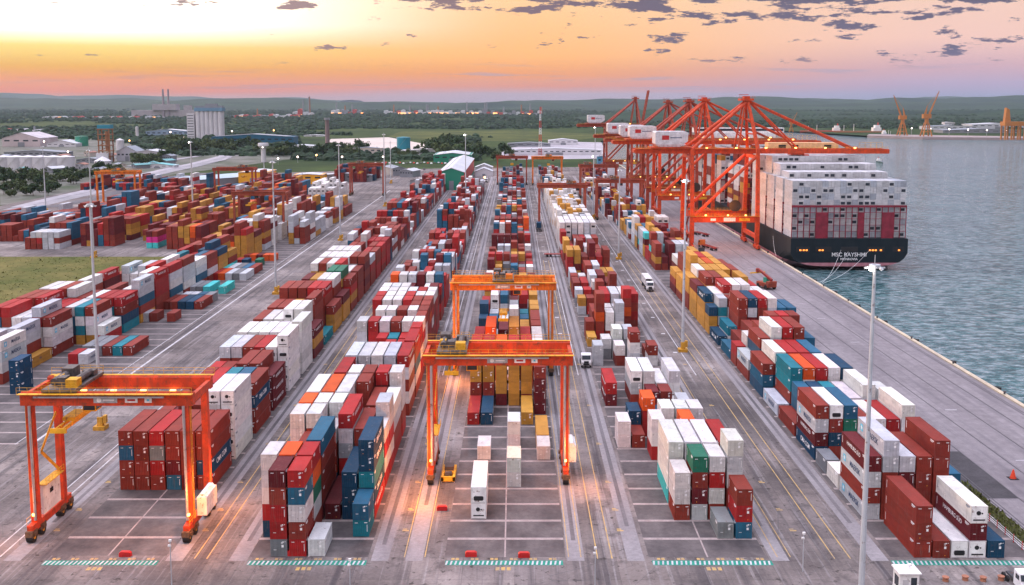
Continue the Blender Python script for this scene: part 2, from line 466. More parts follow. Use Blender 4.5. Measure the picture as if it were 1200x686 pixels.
def body_mesh(L, kind):
    mb = MB(); p = .12
    for x in (-W2, W2 - p):
        for y in (0, L - p): mb.box(x, y, 0, x + p, y + p, H)
    for x in (-W2, W2 - .07):
        mb.box(x, p, H - .09, x + .07, L - p, H - .005); mb.box(x, p, .02, x + .07, L - p, .16)
    for y in (.0, L - .08):
        mb.box(-W2 + p, y, H - .12, W2 - p, y + .08, H - .005); mb.box(-W2 + p, y, .02, W2 - p, y + .08, .17)
    for x in (-W2 - .005, W2 - .165):   # corner castings
        for y in (-.006, L - .165):
            for z in (0, H - .11): mb.box(x, y, z, x + .17, y + .17, z + .115)
    a = .036 if kind != 'reefer' else .008; per = .28 if kind != 'reefer' else .22
    wave_wall(mb, (-W2 + .015, p, 0), (0, 1, 0), (-1, 0, 0), L - 2 * p, .15, H - .08, per, a)
    wave_wall(mb, (W2 - .015, p, 0), (0, 1, 0), (1, 0, 0), L - 2 * p, .15, H - .08, per, a)
    wave_wall(mb, (0, .05, H - .02), (0, 1, 0), (0, 0, 1), L - .1, -W2 + .05, W2 - .05, .42, .02 if kind != 'reefer' else .004, flat=True)
    wave_wall(mb, (-W2 + p, L - .02, 0), (1, 0, 0), (0, 1, 0), 2 * W2 - 2 * p, .15, H - .1, per, a)
    if kind == 'end': wave_wall(mb, (-W2 + p, .02, 0), (1, 0, 0), (0, -1, 0), 2 * W2 - 2 * p, .15, H - .1, .25, a)
    mb.box(-W2 + .1, .09, .1, W2 - .1, L - .09, .14)
    mb.mi = 1        # owner code panels: high at the ends of both long sides, on the near end and on the roof edge
    for sx in (-1, 1):
        x = sx * (W2 - .008)
        for y0, y1, z0, z1 in ((.5, 1.75, H - .42, H - .27), (.9, 1.75, H - .62, H - .52), (L - .62, L - .5, .9, 2.1)):
            mb.box(min(x, x - sx * .03), y0, z0, max(x, x - sx * .03), y1, z1)
    mb.box(.55, -.004, H - .42, 1.0, .02, H - .32) if kind != 'reefer' else None
    if kind == 'end': mb.box(.93, -.004, .8, 1.0, .02, 1.9); mb.box(-.9, -.004, H - .45, -.45, .02, H - .38)
    return mb.mesh('shipping_container', [CM_OBJ, LET_W if kind != 'reefer' else LET_N])
BODY = {(L, k): body_mesh(L, k) for L in (S, T) for k in ('end', 'door', 'reefer')}
def door_mesh(side):
    mb = MB(); x0, x1 = (-W2 + .12, -.01) if side < 0 else (.01, W2 - .12)
    mb.box(x0, .012, .17, x1, .05, .30); mb.box(x0, .012, H - .26, x1, .05, H - .12)
    for a, b in ((x0, x0 + .07), (x1 - .07, x1)): mb.box(a, .012, .30, b, .05, H - .26)
    for i in range(4):
        z0 = .30 + i * (H - .56) / 4; z1 = z0 + (H - .56) / 4
        mb.box(x0 + .07, .03, z0, x1 - .07, .05, z1 - .09); mb.box(x0 + .07, .014, z1 - .09, x1 - .07, .05, z1)
    mb.mi = 1
    if side > 0: mb.box(.35, .004, H - .5, .75, .03, H - .42); mb.box(.35, .004, H - .66, .62, .03, H - .6); mb.box(.4, .02, 1.35, .72, .028, 1.75)
    else: mb.box(-.75, .004, .95, -.35, .03, 1.02)
    return mb.mesh('door', [CM_OBJ, LET_W])
def bars_mesh(side):
    mb = MB(); s = side
    for x in (.22, .82):
        mb.tube((s * x, -.02, .1), (s * x, -.02, H - .06), .022, n=6)
        for z in (.28, 1.2, 2.2): mb.box(s * x - .06, -.03, z, s * x + .06, .012, z + .07)
        mb.box(min(s * x, s * x + s * .35), -.045, 1.05, max(s * x, s * x + s * .35), -.02, 1.10)
    return mb.mesh('locking_bars', CM_OBJ)
DOORS = {s: door_mesh(s) for s in (-1, 1)}; BARS = {s: bars_mesh(s) for s in (-1, 1)}
def unit_mesh():
    mb = MB(); a = W2 - .12
    mb.box(-a, .03, .17, a, .06, H - .12)
    mb.box(-a + .1, .0, .95, a - .1, .03, 1.0); mb.box(-a + .1, .0, 2.25, a - .1, .03, 2.32)
    mb.box(-.55, -.01, .25, -.1, .03, .85); mb.box(.15, -.01, .3, .75, .03, .8)
    return mb.mesh('cooling_unit', WHITEP)
def grille_mesh(v):
    mb = MB()
    if v: mb.extr([(-.62, .38), (.62, .38), (.78, .55), (.78, 1.0), (.6, 1.12), (-.6, 1.12), (-.78, 1.0), (-.78, .55)], -.03, .02)
    else:
        mb.tube((-.1, -.03, 1.55), (-.1, .02, 1.55), .33, n=12); mb.box(-.85, -.03, .42, .85, .01, .62); mb.tube((.42, -.03, 1.5), (.42, .02, 1.5), .12, n=10)
    return mb.mesh('fan_grille', DARK)
UNIT = unit_mesh(); GRILLE = [grille_mesh(0), grille_mesh(1)]
ml = MB(); ml.box(-.05, -.02, .32, .05, .02, .42); DOTM = ml.mesh('marker_plate', DOT)

# what the camera sees of each container: rays to points on its near, top and side faces
mbv = MB()
for c in CON: mbv.box(c['x'] - 1.219, c['y'], c['z'], c['x'] + 1.219, c['y'] + c['L'], c['z'] + CH)
bvh = BVHTree.FromPolygons([Vector(v) for v in mbv.v], mbv.f)
eye = Vector((0, 0, CAMH))
def proj(v):
    z = v.z - CAMH; d = v.y * math.cos(PITCH) - z * math.sin(PITCH); u = v.y * math.sin(PITCH) + z * math.cos(PITCH)
    return PX + F * v.x / d, PY - F * u / d
def seen(c):
    x, y, z, L = c['x'], c['y'], c['z'], c['L']; s = -1 if x > 0 else 1
    d = math.hypot(x, y); k = (F / d) ** 2; tot = 0
    for pts, area in (([(x + a, y - .03, z + b) for a in (-.8, 0, .8) for b in (.6, 2.0)], 6.3),
                      ([(x + a, y + L * b, z + CH + .03) for a in (-.7, .7) for b in (.2, .5, .8)], 2.44 * L * (CAMH - z) / d),
                      ([(x + s * 1.25, y + L * b, z + e) for b in (.2, .5, .8) for e in (.6, 2.0)], 2.6 * L * abs(x) / d)):
        n = 0
        for p in pts:
            p = Vector(p); px, py = proj(p)
            if not (0 < px < 1200 and 0 < py < 686): continue
            dv = p - eye; h = bvh.ray_cast(eye, dv.normalized(), dv.length - .02)
            if h[0] is None: n += 1
        tot += area * n / len(pts)
    return tot * k
for c in CON: c['vis'] = seen(c)
order = sorted(range(len(CON)), key=lambda i: -CON[i]['vis'])
NIND = 300
picked = set(i for i in order[:NIND] if CON[i]['blk'] != 'N')
print('containers', len(CON), 'visible', sum(c['vis'] > 8 for c in CON), 'smallest individual px', round(CON[order[NIND - 1]]['vis']))
rows = {}
for b in BLK: rows[b] = sorted(set(round(c['y'] / 3.2) for c in CON if c['blk'] == b))
ORD = ['first', 'second', 'third', 'fourth', 'fifth', 'sixth', 'seventh', 'eighth', 'ninth', 'tenth', 'eleventh', 'twelfth', 'thirteenth', 'fourteenth',
       'fifteenth', 'sixteenth', 'seventeenth', 'eighteenth', 'nineteenth', 'twentieth']
def ordn(k): return ORD[k] if k < 20 else ('twenty-' + ORD[k - 20] if k < 29 else '%dth' % (k + 1))
SHORTB = {'L': 'left gantry block', 'LC': 'block left of middle gantries', 'C': 'middle gantry block', 'RC': 'block right of middle gantries',
          'Q': 'block nearest quay', 'M': 'block beside grass', 'F': 'low row by left roadway'}
keep = []; SIDE_TXT = {}
for i in sorted(picked, key=lambda i: (CON[i]['blk'], CON[i]['y'], CON[i]['ci'], CON[i]['t'])):
    c = CON[i]; r = rnd.random(); cc = c['c']; d = math.hypot(c['x'], c['y'])
    kind = 'reefer' if cc == 'f' else ('door' if r < .6 and d < 262 else 'end')
    o = link('shipping_container', BODY[(c['L'], kind)], None, (c['x'], c['y'], c['z']))
    base = PAL[cc]; j = [rnd.uniform(.82, 1.15) for _ in range(3)]; g = rnd.uniform(.85, 1.1)
    o.color = (min(1, base[0] * g * (j[0] * .3 + .7)), min(1, base[1] * g * (j[1] * .3 + .7)), min(1, base[2] * g * (j[2] * .3 + .7)), 1)
    t = 'unstacked' if c['n'] == 1 else ('topmost' if c['t'] == c['n'] - 1 else ('bottom' if c['t'] == 0 else ordn(c['t']) + ' up'))
    rk = rows[c['blk']].index(round(c['y'] / 3.2))
    lab = '%s container, %s, %s stack across, %s row, %s' % (CNAME[cc], t, ordn(c['ci']), ordn(rk), SHORTB[c['blk']])
    tag(o, lab, 'shipping container', 'containers stacked in ' + SHORTB[c['blk']])
    c['lab'] = lab
    if d < 262 or kind == 'reefer':
        if kind == 'door':
            for s in (-1, 1):
                q = link('door', DOORS[s], o); q.color = o.color
                if d < 235: lb = link('locking_bars', BARS[s], q); lb.color = tuple(v * .8 + .02 for v in o.color[:3]) + (1,)
        elif kind == 'reefer':
            q = link('cooling_unit', UNIT, o); link('fan_grille', GRILLE[0 if (c['t'] + int(c['x'])) % 2 else 1], q)
        if cc in 'mdrn' and r < .5:
            q = link('marker_plate', DOTM, o, (rnd.choice((-.5, .55)), 0, 0))
    keep.append((c, o))
def side_text(c, o, s, size, mt, side, dy=.5, dz=0.5, emblem=None):
    me = text_mesh(s, size, mt, .006, bold=.012 if size > 1 else 0)
    q = link('lettering', me, o); L = c['L']
    if side > 0: q.location = (W2 + .004, L * dy, CH * dz); q.rotation_euler = (R(90), 0, R(90))
    else: q.location = (-W2 - .004, L * dy, CH * dz); q.rotation_euler = (R(90), 0, R(-90))
    if emblem:
        mb = MB(); mb.box(-W2 - .008 if side < 0 else W2, L * .79 if side < 0 else L * .12, CH * .28, -W2 if side < 0 else W2 + .008, L * .79 + 1.25 if side < 0 else L * .12 + 1.25, CH * .28 + 1.2)
        e = mb.obj('emblem', LET_C, o)
        mb = MB(); yc = L * .79 + .62 if side < 0 else L * .12 + .62; x = (-W2 - .012) if side < 0 else W2 + .012; k = 0; zc = CH * .28 + .6
        pts = [(yc + math.cos(a * math.pi / 7) * (.5 if a % 2 == 0 else .2), zc + math.sin(a * math.pi / 7) * (.5 if a % 2 == 0 else .2)) for a in range(14)]
        mb.extr(pts, x - .003, x + .003, axis='x'); mb.obj('star', LET_W, e)
for c, o in keep:
    side = -1 if c['x'] > 0 else 1; d = math.hypot(c['x'], c['y']); big = c['L'] > 7
    if c['vis'] < 60 or d > 400: continue
    h = (int(c['x'] * 7) + int(c['y'] * 3) + c['t'] * 5) % 10
    if c['c'] == 'g' and c['blk'] in 'QMF' : side_text(c, o, 'MAERSK', 1.35 if big else 1.0, LET_N, side, .42 if side < 0 else .58, .5, emblem=big)
    elif c['c'] == 'w' and c['blk'] == 'M' and h < 5: side_text(c, o, 'MAERSK', 1.2, LET_N, side, .58, .5, emblem=big)
    elif c['c'] == 'n' and big: side_text(c, o, 'CMA CGM', 1.3, LET_W, side, .5, .5)
    elif c['c'] in 'rd' and big: side_text(c, o, 'HAMBURG SÜD', .95, LET_W, side, .5, .62)
    elif c['c'] == 'y' and big: side_text(c, o, 'MSC', .8, LET_N, side, .5, .6)

# everything smaller in the picture: one mass of containers
mass = MB()
def mass_box(x, y, z, L, cc, front=1, w=1.2, reef=None, r=rnd):
    base = PAL[cc]; g = r.uniform(.8, 1.15)
    mass.col = tuple(min(1, b * g) for b in base); mass.mi = 0
    mass.box(x - w, y, z, x + w, y + L, z + CH)
    if cc == 'f' and front: mass.col = (.02, .02, .025); mass.box(x - .75, y - .03, z + .4, x + .75, y, z + 1.25)
for i, c in enumerate(CON):
    if i not in picked: mass_box(c['x'], c['y'], c['z'], c['L'], c['c'])
# ------------------------------------------------------------------ ground, quay, water
def ground_mat():
    m, nt, b = new_mat('worn_concrete'); v = poscoord(nt)
    n1 = noise_tex(nt, v, .035, 5, .6); col = ramp(nt, n1, [(.3, (.09, .077, .072)), (.5, (.185, .16, .15)), (.72, (.33, .29, .27))])
    br = nt.new('ShaderNodeTexBrick', offset=0.0); nt.link(mapping(nt, v, (1, 1, 1)), br.inputs['Vector'])
    for k, x in (('Scale', 1.0), ('Mortar Size', .045), ('Brick Width', 7.4), ('Row Height', 6.7), ('Bias', 0.0)): br.inputs[k].default_value = x
    br.inputs['Color1'].default_value = (.8, .8, .82, 1); br.inputs['Color2'].default_value = (1.18, 1.16, 1.14, 1); br.inputs['Mortar'].default_value = (.72, .7, .7, 1)
    col = mix(nt, .85, col, br.outputs['Color'], 'MULTIPLY')
    # tyre tracks running down the lanes, oil stains, cracks
    n2 = noise_tex(nt, mapping(nt, v, (.55, .018, 1)), 1.0, 5, .6); col = mix(nt, ramp(nt, n2, [(.50, (0, 0, 0)), (.68, (.8, .8, .8))]), col, (.06, .055, .06))
    n2 = noise_tex(nt, mapping(nt, v, (1.3, .03, 1), (31, 5, 0)), 1.0, 4, .6); col = mix(nt, ramp(nt, n2, [(.55, (0, 0, 0)), (.7, (.4, .4, .4))]), col, (.42, .40, .40))
    n3 = noise_tex(nt, v, .22, 6, .7); col = mix(nt, ramp(nt, n3, [(.53, (0, 0, 0)), (.68, (.75, .75, .75))]), col, (.08, .07, .068))
    n4 = noise_tex(nt, v, 1.9, 5, .7); col = mix(nt, .5, col, ramp(nt, n4, [(.3, (.6, .6, .6)), (.7, (1.3, 1.3, 1.3))]), 'MULTIPLY')
    n6 = noise_tex(nt, v, .75, 4, .6); col = mix(nt, ramp(nt, n6, [(.60, (0, 0, 0)), (.67, (.85, .85, .85))]), col, (.05, .044, .04))
    vo = nt.new('ShaderNodeTexVoronoi', feature='DISTANCE_TO_EDGE'); vo.inputs['Scale'].default_value = .13
    nt.link(mix(nt, .06, v, nt_noise_col(nt, v, .6), 'ADD'), vo.inputs['Vector'])
    col = mix(nt, ramp(nt, vo.outputs['Distance'], [(.002, (.55, .55, .55)), (.007, (0, 0, 0))]), col, (.10, .095, .1))
    nt.link(col, b.inputs['Base Color']); b.inputs['Roughness'].default_value = .8; b.inputs['Specular IOR Level'].default_value = .12
    return m
def nt_noise_col(nt, v, sc):
    n = nt.new('ShaderNodeTexNoise'); n.inputs['Scale'].default_value = sc; nt.link(v, n.inputs['Vector']); return n.outputs['Color']
def pave(name, c1, c2, sc=.12, streak=None, rough=.65, spots=.5, sy=1.0):
    m, nt, b = new_mat(name); v = poscoord(nt)
    col = ramp(nt, noise_tex(nt, mapping(nt, v, (1, sy, 1)), sc, 5, .62), [(.3, c1), (.7, c2)])
    n3 = noise_tex(nt, v, sc * 6, 5, .7); col = mix(nt, spots, col, ramp(nt, n3, [(.35, (.65, .65, .65)), (.65, (1.2, 1.2, 1.2))]), 'MULTIPLY')
    if streak:
        n2 = noise_tex(nt, mapping(nt, v, (.8, .02, 1)), 1.0, 5, .6); col = mix(nt, ramp(nt, n2, [(.5, (0, 0, 0)), (.72, (.6, .6, .6))]), col, streak)
    nt.link(col, b.inputs['Base Color']); b.inputs['Roughness'].default_value = rough; b.inputs['Specular IOR Level'].default_value = .12
    return m
CONC = ground_mat()
PADM = pave('storage_pad_asphalt', (.06, .054, .056), (.165, .145, .14), .16, sy=.7)
SLEEP = pave('sleeper_concrete', (.26, .21, .20), (.42, .36, .34), .4)
SLEEP2 = pave('runway_concrete', (.21, .195, .20), (.31, .29, .295), .25, sy=.3); TRK = pave('rubbered_concrete', (.06, .055, .06), (.21, .195, .20), .22, sy=.12)
LANE = pave('quay_concrete', (.17, .153, .16), (.29, .265, .27), .08, streak=(.12, .112, .125), sy=.25)
ASPH = pave('road_asphalt', (.09, .09, .10), (.14, .135, .145), .1, streak=(.06, .06, .065), sy=.3)
ROADL = pave('pale_road', (.30, .29, .31), (.42, .40, .42), .03)
YEL = pave('worn_yellow_paint', (.30, .235, .17), (.62, .40, .10), .7, spots=.3)
WHT = pave('worn_white_paint', (.36, .35, .36), (.62, .61, .61), .5, spots=.3)
GRN = pave('worn_green_paint', (.012, .16, .12), (.03, .30, .21), .8, spots=.3)
RAIL = mat('crane_rail', (.07, .065, .07), .5)
GRASS = pave('rough_grass', (.065, .085, .018), (.16, .14, .045), .05, rough=.9, spots=.7)
LANDM = pave('scrubland', (.012, .032, .012), (.055, .085, .022), .004, rough=.95, spots=.8)
SAND = pave('sand_lot', (.48, .42, .36), (.60, .53, .47), .01, rough=.9, spots=.2)

SHORE = [(111.5, -140), (111.5, 1400), (150, 1750), (270, 2250), (470, 2420), (640, 2350), (700, 2010), (1000, 1840), (1500, 1780), (2400, 1900), (4200, 1500), (9000, 700)]
def sheet(name, pts, z, m, kind='structure'):
    mb = MB(); vs = [Vector((x, y, 0)) for x, y in pts]; mb.v = [(x, y, z) for x, y in pts]
    for t in tessellate_polygon([vs]):
        a, b, c = (Vector(pts[i]) for i in t)
        if (b - a).cross(c - a) < 0: t = t[::-1]
        mb.quad(tuple(t))
    o = mb.obj(name, m); o['kind'] = kind; return o
# one land sheet out to the horizon, its edge is the waterline
sheet('ground', SHORE + [(26000, 700), (26000, 32000), (-26000, 32000), (-26000, -140)], -.35, LANDM)
sheet('terminal_pavement', [(-330, -100), (111.4, -100), (111.4, 1040), (-60, 1020), (-330, 905)], 0, CONC)
w = MB(); w.v = [(-3000, -800, -3.4), (30000, -800, -3.4), (30000, 6000, -3.4), (-3000, 6000, -3.4)]; w.quad((0, 1, 2, 3))
def water_mat():
    m, nt, b = new_mat('sea_water'); v = poscoord(nt)
    n0 = noise_tex(nt, v, .02, 4); col = ramp(nt, n0, [(.3, (.014, .085, .095)), (.7, (.038, .15, .155))]); glint = noise_tex(nt, mapping(nt, v, (.28, .5, 1)), 1.0, 6, .7); col = mix(nt, ramp(nt, glint, [(.45, (0, 0, 0)), (.66, (.85, .85, .85))]), col, (.34, .40, .42)); col = mix(nt, ramp(nt, glint, [(.34, (.8, .8, .8)), (.48, (0, 0, 0))]), col, (.004, .035, .042)); nt.link(col, b.inputs['Base Color'])  # noise paints pale sky glints and dark wave troughs into the water colour
    b.inputs['Roughness'].default_value = .08; b.inputs['IOR'].default_value = 1.33
    a = noise_tex(nt, mapping(nt, v, (.16, .10, 1)), 1.0, 6, .68); c = noise_tex(nt, mapping(nt, v, (.55, .42, 1)), 1.0, 4, .6)
    ad = nt.new('ShaderNodeMath', operation='MULTIPLY_ADD'); nt.link(c, ad.inputs[0]); ad.inputs[1].default_value = .35; nt.link(a, ad.inputs[2])
    bp = nt.new('ShaderNodeBump'); bp.inputs['Strength'].default_value = .9; bp.inputs['Distance'].default_value = 2.6; nt.link(ad.outputs[0], bp.inputs['Height'])
    nt.link(bp.outputs[0], b.inputs['Normal']); return m
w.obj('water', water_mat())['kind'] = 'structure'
# quay wall, cope, rails
q = MB(); q.box(111.0, -140, -9, 111.5, 1400, -.02); q.obj('quay_wall', SLEEP)['kind'] = 'structure'
q = MB(); q.box(110.5, -140, 0.002, 111.6, 1400, .32); q.obj('quay_kerb', pave('kerb_paint', (.42, .36, .28), (.62, .52, .36), .35, spots=.6, sy=.3))['kind'] = 'structure'
q = MB(); q.v = [(75.6, -100, .004), (110.5, -100, .004), (110.5, 1000, .004), (75.6, 1000, .004)]; q.quad((0, 1, 2, 3)); q.obj('quay_apron', LANE)['kind'] = 'structure'
q = MB()
for x in (79.3, 79.9, 84.5, 91.0, 97.5, 103.6, 108.2, 108.8): q.box(x, -100, .006, x + .22, 1000, .03)
q.obj('quay_rails', RAIL)['kind'] = 'structure'
# storage pads and their sleepers under every block
pads = MB(); sl = MB(); yl = MB(); wl = MB(); gl = MB()
def flat(mb, x0, y0, x1, y1, z): k = len(mb.v); mb.v += [(x0, y0, z), (x1, y0, z), (x1, y1, z), (x0, y1, z)]; mb.quad((k, k + 1, k + 2, k + 3))
PB = {'LC': (-38.8, -21.4, 141, 770, 6.7), 'C': (-10.2, 7.4, 141, 900, 6.7), 'RC': (19.6, 36.8, 141, 860, 6.7), 'Q': (54.9, 75.5, 141, 760, 6.7), 'L': (-68.1, -51, 141.5, 775, 7.45)}
for b, (x0, x1, y0, y1, st) in PB.items():
    flat(pads, x0, y0, x1, y1, .004); y = y0 + 5.9
    while y < y1:
        flat(sl, x0, y, x1, y + .75, .008); flat(sl, x0, y + st / 2 + 20, x0 + .01, y + st / 2 + 20.02, .008); y += st
    xm = (x0 + x1) / 2; flat(sl, xm - .12, y0, xm + .12, y1, .006)
for x0, x1, y0, y1 in ((-128.5, -96.5, 190, 680),):
    flat(pads, x0, y0, x1, y1, .004); y = y0
    while y < y1: flat(sl, x0, y, x1, y + .7, .008); y += 6.7
pads.obj('storage_pads', PADM)['kind'] = 'structure'; sl.obj('container_sleepers', SLEEP)['kind'] = 'structure'
# concrete runways for the gantry wheels, with rubber-blackened centres
rw = MB(); rk = MB()
for x in (-72.9, -49.4, -40.2, -19.6, -14.6, 8.9, 17.6, 38.6, 53.0, 77.4):
    if x == 77.4: continue
    flat(rw, x - 1.25, 139.8, x + 1.25, 900 if x > -60 else 780, .0055); flat(rk, x - .33, 141 + (x % 7) * 3, x + .33, 820 if x > -60 else 770, .0095)
rw.obj('gantry_runways', SLEEP2)['kind'] = 'structure'; rk.obj('tyre_tracks', TRK)['kind'] = 'structure'
# lane lines
def lines(mb, xs, y0, y1, w=.16, z=.012):
    for x in xs: flat(mb, x - w / 2, y0, x + w / 2, y1, z)
lines(yl, (-46.6, -44.8, 12.1, 14.2, 46.6, 48.9), 140.5, 420, .17)
lines(yl, (-16.1, -13.1, 7.9, 9.7, 38.4, 40.3), 141, 240, .14)
lines(wl, (-75.2, -77.0), 141, 330, .22); lines(wl, (-93.8,), 190, 760, .55); lines(wl, (-97.0,), 190, 500, .2)
lines(wl, (-17.5, -20.2, 10.8, 15.5, 44.2), 240, 900, .22)
for k in range(22): flat(wl, 76 + .6 * (k % 2), 150 + k * 31, 80.5, 150.4 + k * 31, .014) if k % 3 == 0 else flat(wl, 93, 150 + k * 31, 95.5, 150.35 + k * 31, .014)
for bx0, bx1, n in ((-68, -51.5, 26), (-38.5, -21.4, 26), (-10, 7, 26), (19.9, 37.2, 26), (54.5, 84, 44)):
    y0 = 138.4; st = (bx1 - bx0) / n
    flat(gl, bx0, y0, bx1, y0 + 1.5, .012)
    for k in range(n):
        a = bx0 + st * k; q = len(wl.v); wl.v += [(a, y0 + .15, .016), (a + st * .4, y0 + .15, .016), (a + st * .62, y0 + 1.35, .016), (a + st * .22, y0 + 1.35, .016)]; wl.quad((q, q + 1, q + 2, q + 3))
    for k in range(6):
        a = bx0 + (min(bx1, bx0 + 17.5) - bx0) * (k + .5) / 6
        if bx0 < 50: flat(yl, a - .6, y0 + 1.7, a - .15, y0 + 2.3, .012); flat(yl, a + .0, y0 + 1.7, a + .5, y0 + 1.95, .012); flat(yl, a + .0, y0 + 2.1, a + .5, y0 + 2.3, .012)
    a = (bx0 + bx1) / 2
    if bx0 < 50:
        for k in range(3): flat(yl, a - 1.2 + k * .8, y0 - 1.6, a - .65 + k * .8, y0 - .6, .012)
for y in (150, 158, 170, 190, 215, 250):
    for x in (-47.9, -16.9, -71, 16.4, 43.2): flat(yl, x - .5, y, x + .5, y + .35, .012); flat(yl, x - .5, y + .6, x + .2, y + .9, .012)
for k in range(26):
    for x in (-18.9, 12.9, -43.5, 42.5): flat(wl, x - .4, 262 + k * 22, x + .7, 263.2 + k * 22, .012)
yl.obj('yellow_road_markings', YEL)['kind'] = 'structure'; wl.obj('white_road_markings', WHT)['kind'] = 'structure'; gl.obj('green_road_markings', GRN)['kind'] = 'structure'
# grass field and apron in front of the far yard, dark verge at the quay side
sheet('grass_field', [(-420, 255), (-131, 255), (-131, 300), (-129.5, 430), (-420, 430)], .05, GRASS)
sheet('quay_verge', [(76.2, 120), (78.6, 120), (79.0, 163), (77.0, 175), (76, 175)], .02, pave('weedy_verge', (.05, .05, .03), (.11, .10, .06), .5, spots=.7))
sheet('dark_patch', [(75.8, 163), (84.5, 163), (84.5, 186), (79.5, 186), (75.8, 192)], .02, pave('dark_patch', (.05, .048, .05), (.085, .08, .085), .4))
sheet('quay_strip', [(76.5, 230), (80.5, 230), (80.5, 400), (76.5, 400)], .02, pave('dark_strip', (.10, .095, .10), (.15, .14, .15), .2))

# ------------------------------------------------------------------ gantry cranes on rubber tyres
def paint(n, c, rust=.35): return mat(n, c, .55, 0, .28, .5, rust)
ORR = paint('orange_red_paint', (.56, .055, .014), .8); ORG = paint('orange_paint', (.72, .17, .015), .7); RDK = paint('faded_red_paint', (.33, .065, .035), .5); YELP = paint('yellow_machine_paint', (.70, .36, .02))
CABLE = mat('cable', (.10, .09, .09), .6); GLASS = mat('dark_glass', (.03, .04, .05), .1); LAMP = mat('lamp_warm', (.8, .6, .3), .5, emit=(1, .45, .10), es=7)
LAMPW = mat('lamp_white', (.8, .8, .8), .5, emit=(1, .88, .8), es=30); REDS = mat('red_sign_paint', (.45, .03, .03), .5)
def rail_run(mb, a, b, h=1.05, n=8, r=.045):
    a = Vector(a); b = Vector(b)
    for z in (h, h * .55): mb.beam(a + Vector((0, 0, z)), b + Vector((0, 0, z)), r, r)
    for i in range(n + 1):
        p = a.lerp(b, i / n); mb.beam(p, p + Vector((0, 0, h)), r, r, up=(0, 1, 0))
GRIME = mat('greasy_machinery', (.13, .075, .04), .6, .1, .5, 2.2, .6)
def rtg(X0, X1, Y, paintm, label, tw=.35, scale=1.0, detail=True, spread=14.0, hasload=False, D=9.0):
    g = thing('gantry_crane', (X0, Y, 0), label, 'gantry crane', 'rubber tyred gantry cranes'); Wd = X1 - X0; k = scale; Zt = 24.0 * k; gb = 20.8 * k
    for x, s in ((0, -1), (Wd, 1)):
        for y in (1.6, D + 1.6):
            m = MB(); m.beam((x, y, 2.3), (x, y + (.0), gb + .1), 1.0, 1.25, .95, 1.15, up=(0, 1, 0)); m.obj('leg', paintm, g)
        m = MB(); m.beam((x, -.6, 2.1), (x, D + 3.8, 2.1), .9, 1.1); m.beam((x, 1.2, 6.4), (x, D + 2, 6.4), .35, .45) if False else None; m.obj('sill_beam', paintm, g)
        for y in (-.2, 2.7, D + .6, D + 3.4):
            m = MB(); m.box(x - .55, y - .85, .9, x + .55, y + .85, 1.9); m.box(x - .75, y - .5, 1.1, x + .75, y + .5, 1.6); wb = m.obj('bogie', GRIME, g)
            m = MB()
            m.tube((x - .48, y, .88), (x + .48, y, .88), .88, n=18); wt = m.obj('wheel', RUBBER, wb)
            m = MB(); m.tube((x - .5, y, .88), (x + .5, y, .88), .38, n=10); m.obj('rim', YELP, wt)
        if detail:
            m = MB(); rail_run(m, (x + s * .5, -.4, 2.65), (x + s * .5, D + 3.6, 2.65), n=9); m.obj('railing', YELP, g)
            m = MB(); m.tube((x - s * .2, .85, 3), (x - s * .2, .85, gb), .22, n=8); m.obj('cable_duct', STEEL, g)
            m = MB()
            for i in range(16): m.box(x + s * .62, 1.3, 3.2 + i * 1.15, x + s * .68, 1.9, 3.26 + i * 1.15)
            m.box(x + s * .6, 1.28, 3, x + s * .66, 1.34, gb); m.box(x + s * .6, 1.86, 3, x + s * .66, 1.92, gb); m.obj('ladder', YELP, g)
            m = MB(); m.cbox(x, .85 - .1, 3.9, .35, .3, .35); m.obj('lamp', LAMP, g)
    for y in (1.6, D + 1.6):
        m = MB(); m.box(-1.2, y - .6, gb, Wd + 1.2, y + .6, gb + 1.9); m.box(-1.2, y - .08, gb + 1.9, Wd + 1.2, y + .08, gb + 2.05); m.obj('main_girder', paintm, g)
        m = MB(); s = -1 if y < 3 else 1
        m.box(-1.3, min(y + s * .62, y + s * 1.35), gb + 1.85, Wd + 1.3, max(y + s * .62, y + s * 1.35), gb + 1.93)
        rail_run(m, (-1.3, y + s * 1.33, gb + 1.93), (Wd + 1.3, y + s * 1.33, gb + 1.93), n=16); m.obj('walkway', YELP if paintm is not RDK else RDK, g)
    for x in (-.9, Wd + .9):
        m = MB(); m.box(x - .3, 2.2, gb + .3, x + .3, D + 1, gb + 1.5); m.obj('end_tie', paintm, g)
    if detail:
        m = MB(); m.box(1, .55, gb + 1.3, Wd - 3, .8, gb + 1.55); m.obj('festoon_rail', STEEL, g)
        m = MB(); m.box(Wd * .42, .92, gb + .45, Wd * .57, .995, gb + 1.35); m.obj('name_board', STEEL, g)
        m = MB(); m.tube((Wd * .455, .90, gb + .9), (Wd * .455, .92, gb + .9), .36, n=14); m.box(Wd * .48, .90, gb + .8, Wd * .55, .92, gb + 1.0); m.obj('emblem', WHITEP, g)
        for a, b_, c in ((.62, .70, 1), (.745, .79, 0)):
            m = MB(); m.box(Wd * a, .92, gb + .5, Wd * b_, .995, gb + 1.3); pl = m.obj('sign', WHITEP, g)
            m = MB(); m.box(Wd * (a + .015), .905, gb + .75, Wd * (b_ - .015), .92, gb + 1.05); m.obj('sign_mark', REDS if c else LET_C, pl)
        for i in range(4):
            m = MB(); m.cbox(Wd * (.2 + i * .2), D + .6, gb - .15, .8, .5, .25); m.obj('lamp', LAMP, g)
    # trolley with hoist and cab
    tx = Wd * tw; m = MB(); m.box(tx - 2.6, .9, gb + 2.05, tx + 2.6, D + 2.3, gb + 2.5)
